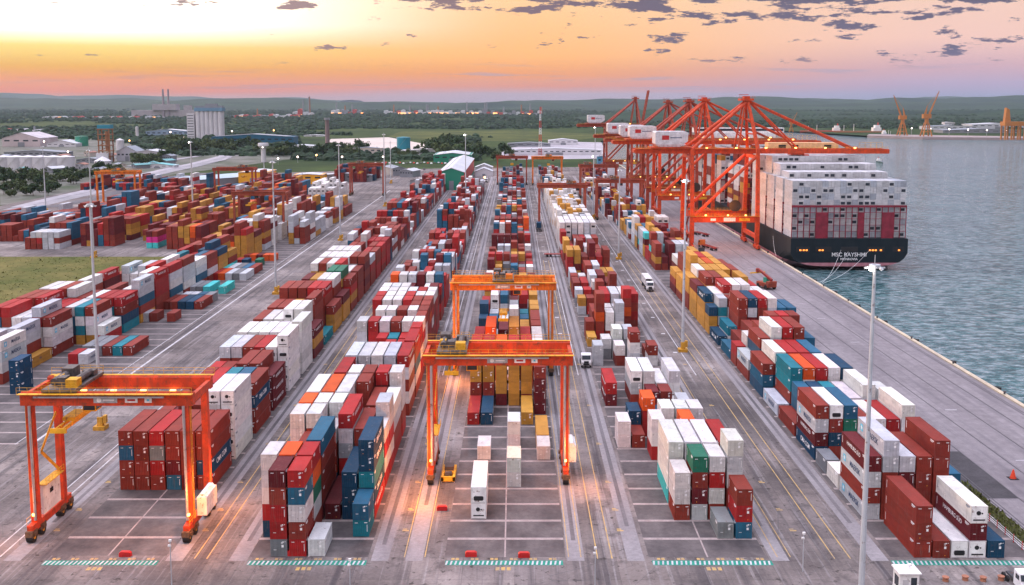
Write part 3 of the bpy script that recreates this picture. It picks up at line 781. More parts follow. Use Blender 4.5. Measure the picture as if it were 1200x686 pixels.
    m.tube((tx - 1.6, 3, gb + 3.1), (tx - 1.6, D, gb + 3.1), .55, n=10); m.tube((tx + 1.4, 3, gb + 3.1), (tx + 1.4, D, gb + 3.1), .55, n=10)
    m.box(tx - .8, 2.4, gb + 2.5, tx + .4, 4.2, gb + 3.9); m.box(tx - 2.4, D - 1.5, gb + 2.5, tx - .6, D + 1, gb + 4.0); m.box(tx + .4, D - .5, gb + 2.5, tx + 2.2, D + 1, gb + 3.4)
    tr = m.obj('trolley', mat('hoist_machinery', (.10, .085, .08), .5, .3, .5, 1.4), g)
    m = MB(); m.box(tx + .6, 2.0, gb + 2.5, tx + 2.3, 3.8, gb + 3.7); m.obj('motor_housing', YELP if paintm is ORR else paintm, tr); m = MB(); m.box(tx - 2.3, 4.6, gb + 2.5, tx - 1.2, 6.0, gb + 3.6); m.obj('motor_housing', YELP if paintm is ORR else paintm, tr)
    m = MB()
    for y in (1.0, D + 2.2): rail_run(m, (tx - 2.6, y, gb + 2.5), (tx + 2.6, y, gb + 2.5), n=5)
    m.obj('railing', YELP, tr)
    cx = tx + 3.4; m = MB(); m.box(cx - 1, 3.4, gb - 1.6, cx + 1, 5.6, gb + .5); m.obj('cab', paintm if paintm is not ORR else YELP, g)
    m = MB(); m.box(cx - .85, 3.36, gb - 1.4, cx + .85, 3.4, gb - .3); m.box(cx + 1.0, 3.6, gb - 1.4, cx + 1.03, 5.4, gb - .3); m.obj('cab_window', GLASS, g)
    # spreader
    m = MB(); z = spread; ym = D / 2 + 1.6
    m.box(tx - .7, ym - 6.0, z, tx - .4, ym + 6.0, z + .5); m.box(tx + .4, ym - 6.0, z, tx + .7, ym + 6.0, z + .5)
    for y in (ym - 6.1, ym + 5.8): m.box(tx - 1.22, y, z - .15, tx + 1.22, y + .35, z + .55)
    m.box(tx - 1.0, ym - 2.2, z + .5, tx + 1.0, ym + 2.2, z + 1.1); m.obj('spreader', YELP, g)
    m = MB()
    for sx in (-.9, .9):
        for sy in (-1.8, 1.8): m.tube((tx + sx, ym + sy, z + 1.0), (tx + sx * 1.5, ym + sy * 1.3, gb + 2.3), .035, n=4)
    m.obj('hoist_ropes', CABLE, g)
    if detail:
        # engine housing on one sill, electrical house on the other
        m = MB(); m.box(Wd + .5, 3.3, 2.7, Wd + 2.0, 8.6, 5.6); m.extr([(Wd + .6, 5.6), (Wd + 1.9, 5.6), (Wd + 1.5, 6.1), (Wd + .9, 6.1)], 3.5, 8.2); m.obj('generator_housing', WHITEP, g)
        m = MB(); m.box(.15, 3.0, 3.0, .55, 8.8, 7.6); hb = m.obj('electrical_cabinet', WHITEP, g)
        m = MB(); m.box(.56, 5.2, 5.6, .60, 6.3, 6.3); m.obj('emblem', GLASS, hb)
        m = MB(); m.box(-.3, 2.8, 7.7, 1.2, 9, 7.8); rail_run(m, (1.2, 2.8, 7.8), (1.2, 9, 7.8), n=6); m.beam((.6, 9, 7.8), (.6, 3, 13), .12, .5); m.beam((.6, 3, 13), (.6, 8.5, 17.5), .12, .5); m.obj('stairway', YELP, g)
    if k != 1 and False: pass
    return g
rtg(-72.9, -49.4, 146.3, ORR, 'orange-red tyred gantry crane at the lower left, yellow spreader raised, empty bay beneath', tw=.2, spread=17)
rtg(-14.6, 8.9, 169.6, ORR, 'orange-red gantry crane, front one of the middle pair, with white sign plates', tw=.16, spread=19.5)
rtg(-14.4, 8.9, 240.0, ORG, 'bright orange gantry crane, rear one of the middle pair, trolley at its centre', tw=.5, spread=13.5)
for a in ((-264, -240, 636, ORG, .5, 'plain orange gantry crane standing alone before the tree line at left', False),
          (-199, -174, 668, RDK, .7, 'dull red gantry crane in front of the yellow warehouse', False),
          (-137, -113, 490, RDK, .3, 'faded red gantry crane over the yellow and maroon yard stacks', False),
          (-117, -93.5, 716, RDK, .3, 'red gantry crane behind the white refrigerated stack', False),
          (-13.8, 9.7, 812, RDK, .5, 'faint red gantry crane at the far end of the middle block', False),
          (14.6, 37.8, 806, ORG, .55, 'small orange gantry crane at the far end beyond the white stacks', False),
          (13.2, 37.6, 533, RDK, .7, 'red gantry crane straddling the white refrigerated stacks', False),
          (46.6, 71.8, 566, RDK, .4, 'red gantry crane just left of the quay cranes', False),
          (46.0, 71, 700, RDK, .2, 'dark red gantry crane far behind, beside the parked ship cranes', False)):
    rtg(a[0], a[1], a[2], a[3], a[5], tw=a[4], detail=a[6], spread=16)

# ------------------------------------------------------------------ ship to shore cranes
STO = paint('quay_crane_orange', (.58, .062, .014), .8); STD = paint('quay_crane_faded', (.34, .055, .03), .5)
def sts(Y, pm, label, raised=False, DY=26.0, house=True, hz=0.0):
    XL, XW = 80.0, 109.5; Z = 43.6 + hz; g = thing('ship_to_shore_crane', (XL, Y, 0), label, 'ship crane', 'ship to shore cranes on the quay'); W = XW - XL; yc = DY / 2
    for x in (0, W):
        for y in (0, DY):
            yy = y + (1 if y == 0 else -1) * 2.5
            m = MB(); m.beam((x, y, 3), (x, y, 15), 1.9, 1.6, up=(0, 1, 0)); m.beam((x, y, 15), (x, yy, Z + 1.6), 1.8, 1.5, 1.5, 1.3, up=(0, 1, 0)); m.obj('leg', pm, g)
            m = MB()
            for i in range(4): m.box(x - .7, y - 4.2 + i * 2.2, .5, x + .7, y - 2.4 + i * 2.2, 1.5)
            m.box(x - .5, y - 3.8, 1.5, x + .5, y + 4.0, 2.1); m.box(x - .6, y - 1.2, 2.1, x + .6, y + 1.2, 3.0); b = m.obj('bogie', pm, g)
            m = MB()
            for i in range(8): m.tube((x - .3, y - 4.0 + i * 1.1, .45), (x + .3, y - 4.0 + i * 1.1, .45), .42, n=10)
            m.obj('wheels', DARK, b)
        m = MB(); m.box(x - .7, 0, 4.6, x + .7, DY, 6.4); m.obj('sill_beam', pm, g)
        m = MB(); m.box(x - .6, 2, Z - 3, x + .6, DY - 2, Z - 1.4); m.obj('cross_beam', pm, g)
    for y in (0, DY):
        m = MB(); m.box(.8, y - .8, 12.2, W - .8, y + .8, 15.0); pb = m.obj('portal_beam', pm, g)
        m = MB(); m.box(-1, y - 1.4, 15.0, W + 1, y - .8, 15.1); rail_run(m, (-1, y - 1.35, 15.1), (W + 1, y - 1.35, 15.1), n=20); m.obj('walkway', YELP, pb)
        if y == 0:
            m = MB(); m.box(W * .48, -.86, 12.7, W * .66, -.81, 14.4); m.box(W * .28, -.86, 12.9, W * .36, -.81, 14.0); m.obj('sign', WHITEP, pb)
            m = MB(); m.box(W * .72, -.86, 12.9, W * .88, -.81, 14.2); m.obj('number_board', YELP, pb)
        m = MB(); m.tube((1, y + .6, 15), (W - .8, y + (2 if y == 0 else -2), Z - 2), .75, n=8); m.obj('diagonal_brace', pm, g)
        m = MB(); m.tube((.6, y + .6, 6.5), (W * .0 + .6, y + .6, 6.6), .3, n=6); m.obj('bracket', pm, g)
    G1, G2 = yc - 4, yc + 4
    m = MB()
    for y in (G1, G2): m.box(-25, y - .6, Z - .9, W + 2, y + .6, Z + 1.4)
    for x in (-25, -10, 0, W / 2, W): m.box(x - .4, G1, Z - .4, x + .4, G2, Z + .9)
    m.obj('main_girder', pm, g)
    m = MB(); m.box(-25, G1 - 1.5, Z + 1.3, W + 2, G1 - .6, Z + 1.38); rail_run(m, (-25, G1 - 1.45, Z + 1.38), (W + 2, G1 - 1.45, Z + 1.38), n=30, r=.07); m.obj('walkway', YELP, g)
    # apex tower
    ax = W - 3.2; az = 67 + hz
    m = MB()
    for y, e in ((2.5, -1.8), (DY - 2.5, 1.8)):
        m.beam((W, y, Z + 1.4), (ax, yc + e, az), 1.4, 1.2, 1.0, 1.0); m.beam((W - 7.5, yc + e * 2.6, Z + 1.4), (ax - 1, yc + e, az), .7, .7)
    for f in (.3, .6): m.beam((W + (ax - W) * f, 2.5 + (yc - 4.3) * f, Z + 1.4 + (az - Z - 1.4) * f), (W + (ax - W) * f, DY - 2.5 - (yc - 4.3) * f, Z + 1.4 + (az - Z - 1.4) * f), .6, .6)
    m.obj('apex_tower', pm, g)
    m = MB(); m.box(ax - 3.4, yc - 3, az - .3, ax + 2.6, yc + 3, az + .7); m.box(ax - 1.6, yc - 2, az + .7, ax + 1.0, yc + 2, az + 1.7); rail_run(m, (ax - 4.2, yc - 3, az + .7), (ax + 3, yc - 3, az + .7), n=6, r=.09); m.beam((ax - 4, yc - 1, az + 2.4), (ax + .5, yc - 1, az + 2.4), .3, .3); m.obj('apex_platform', pm, g)
    m = MB()
    for y, e in ((1.5, -1.6), (DY - 1.5, 1.6)): m.tube((ax, yc + e, az - .5), (.2, yc + e * 5.5, Z + 1.3), .8, n=8)
    m.obj('back_stay', pm, g)
    m = MB(); hx = W + 2.5
    if raised:
        u = Vector((math.cos(R(80)), 0, math.sin(R(80))))
        for y in (G1, G2): m.beam((hx, y, Z + 1), Vector((hx, y, Z + 1)) + u * 30 , 1.1, 1.6)
        for k in range(5): p = Vector((hx, 0, Z + 1)) + u * (2 + k * 7); m.beam(p + Vector((0, G1, 0)), p + Vector((0, G2, 0)), .5, .5)
        m.obj('boom', pm, g)
    else:
        for y in (G1, G2): m.box(hx, y - .55, Z - .9, 90.6, y + .55, Z + 1.2)
        for k in range(8): m.box(hx + 4 + k * 7, G1, Z - .3, hx + 4.5 + k * 7, G2, Z + .6)
        m.box(89.8, G1 - 1, Z - .7, 90.8, G2 + 1, Z + 1.0); bo = m.obj('boom', pm, g)
        m = MB(); rail_run(m, (hx, G1 - .9, Z + 1.2), (90, G1 - .9, Z + 1.2), n=34, r=.07); rail_run(m, (80, G2, Z + 1.3), (90.6, G2, Z + 1.3), h=2.6, n=4, r=.12); m.obj('railing', YELP, bo)
        for xx in (49.5, 75):
            for e, y in ((-1.6, G1), (1.6, G2)):
                m = MB(); m.tube((ax + 1, yc + e, az - .5), (xx, y, Z + 1.3), .42 if xx < 60 else .5, n=6); m.obj('fore_stay', pm, g)
        m = MB(); m.box(73.5, G1 - .3, Z + 1.2, 76.5, G2 + .3, Z + 1.9); m.obj('stay_mount', pm, bo)
    # trolley with cab
    tx = W + 20 if not raised else 6
    m = MB(); m.box(tx - 3, G1 + .7, Z - 1.6, tx + 3, G2 - .7, Z - .9); m.box(tx + 3.2, yc - 1.2, Z - 4.4, tx + 5.8, yc + 1.2, Z - 1.4); m.obj('trolley', pm, g)
    m = MB(); m.box(tx + 3.5, yc - 1.25, Z - 4.0, tx + 5.85, yc - 1.2, Z - 2.4); m.obj('cab_window', GLASS, g)
    if house:
        m = MB(); x0, x1 = -16, -1.2; z0, z1 = Z + 2.2, Z + 9.2
        m.extr([(x0 + 1.5, z0), (x1 - 3.5, z0), (x1, z0 + 2.6), (x1, z1 - .5), (x1 - 1, z1), (x0 + .6, z1), (x0, z1 - .5), (x0, z0 + 1.4)], yc - 5.5, yc + 5.5); h = m.obj('machinery_house', mat('white_cladding', (.62, .62, .64), .5, rust=.3), g)
        m = MB(); m.box(x0 + 3.0, yc - 5.56, z0 + 3.2, x0 + 6.2, yc - 5.5, z0 + 5.2); m.obj('red_emblem', REDS, h)
        m = MB(); m.box(x0 + 6.8, yc - 5.54, z0 + 4.0, x0 + 12, yc - 5.5, z0 + 4.35); m.obj('lettering_strip', LET_N, h)
    m = MB(); m.box(-18, G1 - 2, Z + 1.5, 1, G2 + 2, Z + 2.1); rail_run(m, (-18, G1 - 2, Z + 2.1), (1, G1 - 2, Z + 2.1), n=10, r=.08); m.obj('house_deck', pm, g)
    for i in range(7):
        m = MB(); xx = -6 + i * 13.5
        if raised and xx > W: continue
        m.cbox(xx, G1 - .9, Z + 1.75, .9, .5, .45); m.obj('lamp', LAMP, g)
    for xx in (6, 16, 24): m = MB(); m.cbox(xx, -1.0, 15.5, .7, .4, .5); m.obj('lamp', LAMP, g)
    # stair tower up the landside leg, cable reel on the waterside sill
    m = MB()
    for i in range(10): a = -1.6; m.beam((a, .5 if i % 2 else 4.5, 3 + i * 3.9), (a, 4.5 if i % 2 else .5, 6.9 + i * 3.9), .7, .2); m.box(a - .5, -.2 if i % 2 == 0 else 4.5, 6.85 + i * 3.9, a + .5, .5 if i % 2 == 0 else 5.2, 6.95 + i * 3.9)
    m.obj('stairs', RDK, g)
    m = MB(); m.tube((W - 7, DY * .55, 18.2), (W - 7, DY * .55 + .6, 18.2), 2.7, n=20); m.obj('cable_reel', DARK, g)
    return g
sts(453, STO, 'nearest quay crane, bright orange, boom lowered over the ship stern, white machinery house')
sts(556, STO, 'second quay crane along the berth, orange with a glowing apex and white machinery house')
sts(606, STD, 'third quay crane, darker rust red, half hidden behind the two bright ones', hz=-.6)
sts(690, STD, 'fourth quay crane, dull red, thin stays against the hills', hz=-1.2)
sts(880, STD, 'farthest quay crane with its boom raised upright like two red posts', raised=True, hz=2)

# ------------------------------------------------------------------ container ship
HULL = mat('black_hull_paint', (.018, .035, .05), .35, 0, .2, .1); BOOT = mat('pink_boot_topping', (.42, .17, .20), .6, 0, .25, .3); LASH = paint('lashing_bridge_red', (.22, .022, .04), .1)
SX0, SX1, SY0, SY1 = 114.2, 162.6, 414.0, 800.0; sc = (SX0 + SX1) / 2; hb = (SX1 - SX0) / 2
ship = thing('container_ship', (0, 0, 0), 'huge black-hulled container ship moored at the quay, stern towards the viewer, stacked with white containers', 'container ship')
def station(y):
    t = (y - SY0)
    k = 1.0 if y < SY1 - 90 else max(.02, 1 - ((y - (SY1 - 90)) / 90) ** 2)
    rise = max(0, 1 - t / 28)                    # stern counter lifts clear of the water
    prof = []
    for i in range(13):
        a = math.pi * i / 12; cx = -math.cos(a); sz = math.sin(a)
        bx = hb * k * (abs(cx) ** .42) * (1 if cx > 0 else -1); zb = -8 + (rise * 6.4) + (1 - sz ** .8) * (7.5 if rise > 0 else 4.0)
        prof.append((sc + bx, min(zb, 4)))
    return prof, k
ys = [SY0, SY0 + 1.5, SY0 + 10, SY0 + 28, SY0 + 80, SY0 + 200, SY1 - 90, SY1 - 60, SY1 - 35, SY1 - 15, SY1 - 3]
m = MB(); rings = []
for y in ys:
    prof, k = station(y); ring = [(sc - hb * k, y, 10.0)] + [(x, y, z) for x, z in prof] + [(sc + hb * k, y, 10.0)]
    rings.append(len(m.v)); m.v += ring; nr = len(ring)
for a, b in zip(rings, rings[1:]):
    for i in range(nr - 1): m.quad((a + i, a + i + 1, b + i + 1, b + i))
    m.quad((a + nr - 1, a, b, b + nr - 1))
m.quad(tuple(rings[0] + i for i in reversed(range(nr)))); m.quad(tuple(rings[-1] + i for i in range(nr)))
HULL2, nt, b = new_mat('hull_two_tone'); v = poscoord(nt); sp = nt.new('ShaderNodeSeparateXYZ'); nt.link(v, sp.inputs[0])
mr = nt.new('ShaderNodeMapRange'); mr.inputs[1].default_value = -2.0; mr.inputs[2].default_value = -1.9; nt.link(sp.outputs[2], mr.inputs[0])
mr.inputs[1].default_value = -.1; mr.inputs[2].default_value = .0
nz = noise_tex(nt, mapping(nt, v, (.3, .3, .1)), 1.0, 4)
nt.link(mix(nt, mr.outputs[0], ramp(nt, nz, [(.3, (.34, .13, .16)), (.7, (.5, .25, .27))]), ramp(nt, nz, [(.3, (.006, .013, .018)), (.7, (.013, .022, .028))])), b.inputs['Base Color']); b.inputs['Roughness'].default_value = .6; b.inputs['Specular IOR Level'].default_value = .2
m.obj('hull', HULL2, ship)
m = MB()
for x0, x1 in ((116.5, 122), (124.5, 131), (135, 142), (146, 153), (156.5, 161)): m.box(x0, SY0 - .06, 4.6, x1, SY0 + .0, 6.6)
mo = m.obj('mooring_openings', DARK, ship)
m = MB()
for x in (118.2, 119.6, 120.8, 126.2, 127.4, 147.0, 148.2, 149.4, 151.5, 159): m.cbox(x, SY0 - .08, 5.2, .8, .06, .6)
m.obj('deck_lamps', mat('deck_glow', (.5, .2, .05), .6, emit=(1, .28, .04), es=2.2), mo)
for s, z, sz in (('MSC RAYSHMI', 3.3, 2.3), ('MONROVIA', 1.45, 1.35)):
    o = link('ship_name', text_mesh(s, sz, LET_W, .03, bold=.015), ship, (sc, SY0 - .1, z)); o.rotation_euler = (R(90), 0, 0); o['label'] = 'white lettering on the black stern'
# lashing bridges and deck containers
def ship_bay(y, tiers, c, full=True, seed=0, bridge=True):
    r = random.Random(seed); n = 19; p = (SX1 - SX0 - 1.2) / n; m = MB()
    for i in range(n):
        x = SX0 + .6 + p * (i + .5); h = tiers if not isinstance(tiers, (list, tuple)) else (tiers[1] if 0 < i < n - 1 else tiers[0])
        if i >= n - 2 and not isinstance(tiers, (list, tuple)): h -= 1
        for t in range(h):
            if 1 < t < h - 4 and 0 < i < n - 1 and y > SY0 + 20: continue
            cc = r.choice(c); u = r.random(); u0 = r.uniform(.8, 1.1)
            mass.col = tuple(min(1, b_ * u0 * k0) for b_, k0 in zip(PAL[cc], (.8, .83, .88))); z = 10.2 + t * 2.62
            mass.box(x - 1.2, y, z, x + 1.2, y + 12.1, z + 2.58)
            if cc in 'wf' and u < .42: mass.col = (.03, .04, .055); mass.box(x - .85, y - .04, z + .6, x + .85, y, z + 1.75)
            elif u < .7:
                mass.col = tuple(b_ * .6 for b_ in PAL[cc]); mass.box(x - .07, y - .03, z + .1, x + .07, y, z + 2.5)
    if bridge:
        for i in range(n + 1):
            x = SX0 + .6 + p * i; m.box(x - .14, y - 1.0, 10, x + .14, y - .7, 23.0)
        for z in (12.8, 15.4, 18.0, 20.6, 22.8): m.box(SX0 + .4, y - 1.1, z, SX1 - .4, y - .6, z + (.16 if z < 22 else .9))
        for a in (4, 11, 15): m.box(SX0 + .6 + p * a - .1, y - 1.2, 10, SX0 + .6 + p * (a + (2 if a != 11 else 1)), y - 1.0, 20.6)
        m.obj('lashing_bridge', LASH, ship)
ship_bay(416.6, [9, 9], 'wwgwwfgw', seed=1)
for k, (tr, c) in enumerate((([9, 10], 'wwwwf'), ([9, 11], 'wwwfw'), ([9, 12], 'wwwwf'), (12, 'wwfww'))): ship_bay(431.5 + 14.6 * k, tr, c, seed=k + 5, bridge=True)
for k in range(3): ship_bay(502 + 14.6 * k, [9, 11 + k % 2], 'mmdwmyw', seed=k + 31, bridge=True)
for k in range(5): ship_bay(562 + 14.6 * k, [10, 11], 'wmwywbfw', seed=k + 41)
for k in range(6): ship_bay(650 + 14.6 * k, [9, 10], 'wfwwgwm', seed=k + 51)
BEI = mat('funnel_beige', (.72, .42, .20), .5)
m = MB(); m.box(123, 491, 10, 157, 498, 46.5); dk = m.obj('funnel_casing', BEI, ship)
m = MB()
for x in (128, 134, 150): m.box(x, 490.9, 43.2, x + 3.5, 491, 45.5)
m.box(125, 490.85, 42.2, 155, 491, 42.5); m.obj('louvres', DARK, dk)
m = MB(); m.box(119, 638, 10, 164.5, 648, 47); m.box(113, 640, 47, 170, 646, 50); dk = m.obj('deckhouse', WHITEP, ship)
m = MB(); m.box(113.5, 639.9, 48, 169.5, 640, 49.4); m.obj('bridge_windows', GLASS, dk)
for i, (x, z, qx, qy) in enumerate(((147, 5.4, 112.0, 362), (135, 5.2, 112.0, 363), (138, 4.6, 112.0, 365), (114.5, 9, 112, 428))):
    m = MB(); a = Vector((x, SY0 if i < 3 else 445, z)); b = Vector((qx, qy, .7))
    pts = [a.lerp(b, t / 8) - Vector((0, 0, 2.2 * math.sin(math.pi * t / 8))) for t in range(9)]
    for u, v2 in zip(pts, pts[1:]): m.tube(u, v2, .055, n=5)
    tag(m.obj('mooring_rope', WHITEP), ['pale mooring rope from the right of the stern to the quay edge', 'pale mooring rope from the middle of the stern, left of its twin', 'pale mooring rope running lowest from the stern lettering', 'pale mooring rope from the ship side beside the crane foot'][i], 'mooring rope', 'mooring ropes')
mo = mass.obj('container_stacks', CM_ATT, colors=True); tag(mo, 'all the smaller containers stacked across the far yard and aboard the ship', 'container stacks', kind='stuff')
# ------------------------------------------------------------------ light masts
POLE = mat('mast_paint', (.50, .54, .57), .45, .2, .1, .4, .15); YBASE = mat('yellow_base_paint', (.55, .28, .03), .6, rust=.5)
def mast(x, y, label, h=46.0, base=True, lit=LAMPW, r=.42):
    g = thing('light_mast', (x, y, 0), label, 'light mast', 'tall light masts')
    m = MB(); m.tube((0, 0, 0), (0, 0, h), r, r * .45, n=12); m.obj('pole', POLE, g)
    if base:
        m = MB(); m.box(-1.15, -1.15, 0, 1.15, 1.15, .8); m.obj('plinth', YBASE, g)
        m = MB(); m.cbox(.05, -.1, 1.7, 1.05, 1.05, 1.8); m.box(.65, -.5, 1.3, 1.25, .5, 2.9); m.obj('control_box', YBASE if base == 1 else DARK, g)
    m = MB(); m.tube((0, 0, h - .4), (0, 0, h), .7, .7, n=12); m.tube((0, 0, h), (0, 0, h + 1.2), .05, .03, n=5)
    m.box(-1.3, -.05, h - .5, 1.3, .05, h - .3); m.obj('lamp_ring', POLE, g)
    for k in range(4):
        a = k * math.pi / 2 + .75; m = MB(); m.beam((.6 * math.cos(a), .6 * math.sin(a), h - .25), (1.05 * math.cos(a), 1.05 * math.sin(a), h - .6), .42, .22)
        m.obj('lamp', lit if (lit is not LAMPW or k == 2) else POLE, g)
    return g
LAMPD = mat('lamp_off', (.75, .75, .70), .3)
mast(*G(1008, 722), 'nearest pale light mast, rising before the quayside containers, one lamp lit', lit=LAMPW)
mast(-84.1, 199.3, 'pale light mast with yellow base behind the left gantry crane', lit=LAMPD)
mast(44.8, 263.8, 'light mast with yellow base in the wide lane, brightly lit head against the orange crane')
mast(-82.6, 345.0, 'light mast on the left roadway beside the maroon stacks', lit=LAMPD)
mast(*G(110, 302), 'light mast at the top edge of the grass field, just behind a nearer mast', lit=LAMPD)
mast(*G(399, 282), 'light mast on the roadway near the grey and blue stacks', lit=LAMPD)
mast(*G(451, 242), 'slim light mast beside the faded red gantry and white stacks', lit=LAMPD, r=.5)
mast(*G(725, 304), 'light mast standing in the lane left of the yellow quayside stacks', lit=LAMPD, h=38)
mast(*G(695, 257), 'light mast beside the white refrigerated stacks', h=36)
mast(-31, 640, 'light mast rising behind the green warehouse')
mast(*G(227, 270), 'light mast rising out of the left yard near the grey shed roof', r=.5)
mast(*G(54, 250), 'light mast in front of the dark trees at the far left', lit=LAMPD, h=40)
mast(*G(697, 215), 'distant light mast left of the far quay cranes')
mast(*G(310, 215), 'distant light mast by the water tower', h=30); mast(*G(458, 215), 'distant light mast by the small sheds', h=34, lit=LAMPD)
def small_pole(x, y, h, label):
    g = thing('lamp_post', (x, y, 0), label, 'lamp post', 'short posts along the near edge'); m = MB(); m.tube((0, 0, 0), (0, 0, h), .07, .05, n=8); m.obj('pole', POLE, g)
    m = MB(); m.box(-.18, -.12, h, .18, .12, h + .3); m.box(-.3, -.1, h - .7, .1, .1, h - .45); m.obj('camera_head', WHITEP, g)
small_pole(-47.2, 132.5, 6.2, 'thin grey post at the lower left edge, in front of the left gantry')
small_pole(11.0, 131.5, 5.6, 'thin grey post at the lower edge, right of the middle block')
small_pole(40.8, 136.5, 5.5, 'thin white post left of the big light mast')
small_pole(-22.3, 130.5, 4.4, 'thin grey post at the lower edge, below the left blocks')
# ------------------------------------------------------------------ vehicles
TW = mat('truck_white', (.78, .78, .78), .35, var=.05); TO = mat('truck_orange', (.6, .2, .05), .4, var=.05); CH_R = mat('trailer_red', (.30, .035, .03), .5, rust=.4); CH_D = mat('trailer_dark', (.06, .06, .065), .6, rust=.4)
def truck(x, y, rz, label, load=None, cabm=TW, tm=CH_D, trailer=True, cat='truck', s=1.0):
    """tractor unit facing -Y in its own frame, trailer behind it"""
    g = thing('terminal_truck' , (x, y, 0), label, cat, 'terminal trucks', rz=R(rz)); g.scale = (s, s, s)
    m = MB(); m.extr([(-3.3, .75), (-3.45, 1.6), (-3.2, 2.2), (-2.8, 3.35), (-1.0, 3.5), (-.9, .9)], -1.22, 1.22, axis='x'); cab = m.obj('cab', cabm, g)
    m = MB(); m.extr([(-3.24, 2.25), (-2.86, 3.15), (-2.9, 3.2), (-3.3, 2.25)], -1.08, 1.08, axis='x'); m.box(-1.25, -2.8, 2.2, -1.22, -1.6, 3.0); m.box(1.22, -2.8, 2.2, 1.25, -1.6, 3.0); m.obj('windscreen', GLASS, cab)
    m = MB(); m.box(-1.15, -3.52, .85, 1.15, -3.38, 1.25); m.box(-.6, -3.5, 1.3, .6, -3.42, 1.9); m.obj('grille', DARK, cab)
    for q in (-.95, .95): m = MB(); m.cbox(q, -3.53, 1.1, .36, .08, .22); m.obj('headlight', WHITEP, cab)
    m = MB(); m.box(-.45, -3.2, .7, .45, 3.4, 1.0); m.obj('chassis', CH_D, g)
    ax = [-2.3, 1.5, 2.8] + ([9.2, 10.5] if trailer else [])
    for a in ax:
        for q in (-1.05, 1.05): m = MB(); m.tube((q - .18, a, .52), (q + .18, a, .52), .52, n=12); m.obj('wheel', RUBBER, g)
    if trailer:
        m = MB(); m.box(-1.15, -.1, 1.25, -.85, 12.2, 1.5); m.box(.85, -.1, 1.25, 1.15, 12.2, 1.5)
        for k in range(8): m.box(-1.2, .1 + k * 1.7, 1.28, 1.2, .35 + k * 1.7, 1.45)
        m.box(-.5, 8.5, .8, .5, 11.2, 1.3); m.obj('trailer', tm, g)
    if load:
        o = link('shipping_container', BODY[(load[1], 'door')], None, (0, 0, 0)); v = Matrix.Rotation(R(rz), 3, 'Z') @ Vector((0, .1 * s, 0))
        o.location = (x + v.x, y + v.y, 1.52); o.rotation_euler.z = R(rz); o.color = (*PAL[load[0]], 1); tag(o, load[2], 'shipping container', 'containers riding on trucks')
    return g
def at(px, py): return G(px, py)
x, y = at(697, 381); truck(x, y, 0, 'white-cabbed truck with empty rusty trailer in the lane right of the middle gantries', tm=CH_R)
x, y = at(686, 428); truck(x, y, 0, 'white tractor truck without a trailer, lane right of the middle gantries', trailer=False)
x, y = at(596, 448); truck(x - 1.2, y + 2, 0, 'white truck cab nosing out beneath the front middle gantry beam', trailer=False)
x, y = at(828, 277); truck(70.0 if False else 47.5, 352, 0, 'white truck hauling a white box down the lane left of the light mast', ('w', T, 'white container riding on the truck beside the yellow stacks'))
x, y = at(640, 262); truck(12.6, 525, 180, 'dark truck waiting beside the red gantry leg', ('n', S, 'navy container on the truck beside the red gantry leg'))
truck(91.0, 505, 200, 'orange-cabbed flatbed truck turning on the quay, farther of the pair', cabm=TW, tm=CH_R)
truck(86.5, 458, 196, 'flatbed truck with rusty trailer on the quay, nearer of the pair', cabm=TO, tm=CH_R)
truck(81.0, 432, 180, 'dark tractor truck parked at the quayside stack edge', trailer=False, cabm=CH_D)
truck(-62.8, 628, 0, 'truck heading down the left roadway beside the white stacks', cabm=TO, tm=CH_R)
x, y = at(1190, 692); truck(x + 1, y + 1.5, 0, 'white vehicle cut off at the lower right corner of the frame', trailer=False, s=.8)
x, y = at(592, 301); truck(x + 4, y, 180, 'white truck on the lane far beyond the middle gantries', trailer=False)
x, y = at(570, 214); truck(x, y, 0, 'far truck with bright lamps at the end of the central lane', trailer=False)
# red low trailer parked across the lane
x, y = at(654, 301); g = thing('flatbed_trailer', (x, y, 0), 'empty red flatbed trailer parked across the lane beyond the middle gantries', 'trailer', rz=R(90))
m = MB(); m.box(-1.2, -6, 1.1, 1.2, 6, 1.35); m.obj('deck', CH_R, g)
for a in (3.2, 4.6):
    for q in (-1, 1): m = MB(); m.tube((q - .18, a, .5), (q + .18, a, .5), .5, n=10); m.obj('wheel', RUBBER, g)
m = MB(); m.box(-.2, -5, 0, .2, -4.6, 1.1); m.obj('landing_leg', CH_R, g)
# reach stacker on the quay
x, y = at(898, 338); g = thing('reach_stacker', (x, y, 0), 'reach stacker with green cab and red boom on the quay edge of the stacks', 'reach stacker', rz=R(200))
m = MB(); m.box(-1.9, -3.5, .9, 1.9, 3.5, 2.2); m.box(-1.8, 2.4, 2.2, 1.8, 3.8, 3.0); m.obj('body', RDK, g)
m = MB(); m.extr([(-.8, 2.2), (.9, 2.2), (.6, 3.9), (-.7, 3.9)], -.9, .9, axis='x'); m.obj('cab', PALE if False else mat('stacker_green', (.04, .32, .22), .5), g)
m = MB(); m.beam((0, 3.2, 3.4), (0, -5.5, 6.2), .8, .9, .6, .6); m.box(-.5, -6.2, 5.0, .5, -5.2, 6.3); bm_ = m.obj('boom', CH_R, g)
m = MB(); m.box(-3.0, -6.0, 4.6, 3.0, -5.4, 5.0); m.obj('spreader', YELP, bm_)
for a in (-2.3, 2.3):
    for q in (-1.7, 1.7): m = MB(); m.tube((q - .3, a, .85), (q + .3, a, .85), .85, n=14); m.obj('wheel', RUBBER, g)
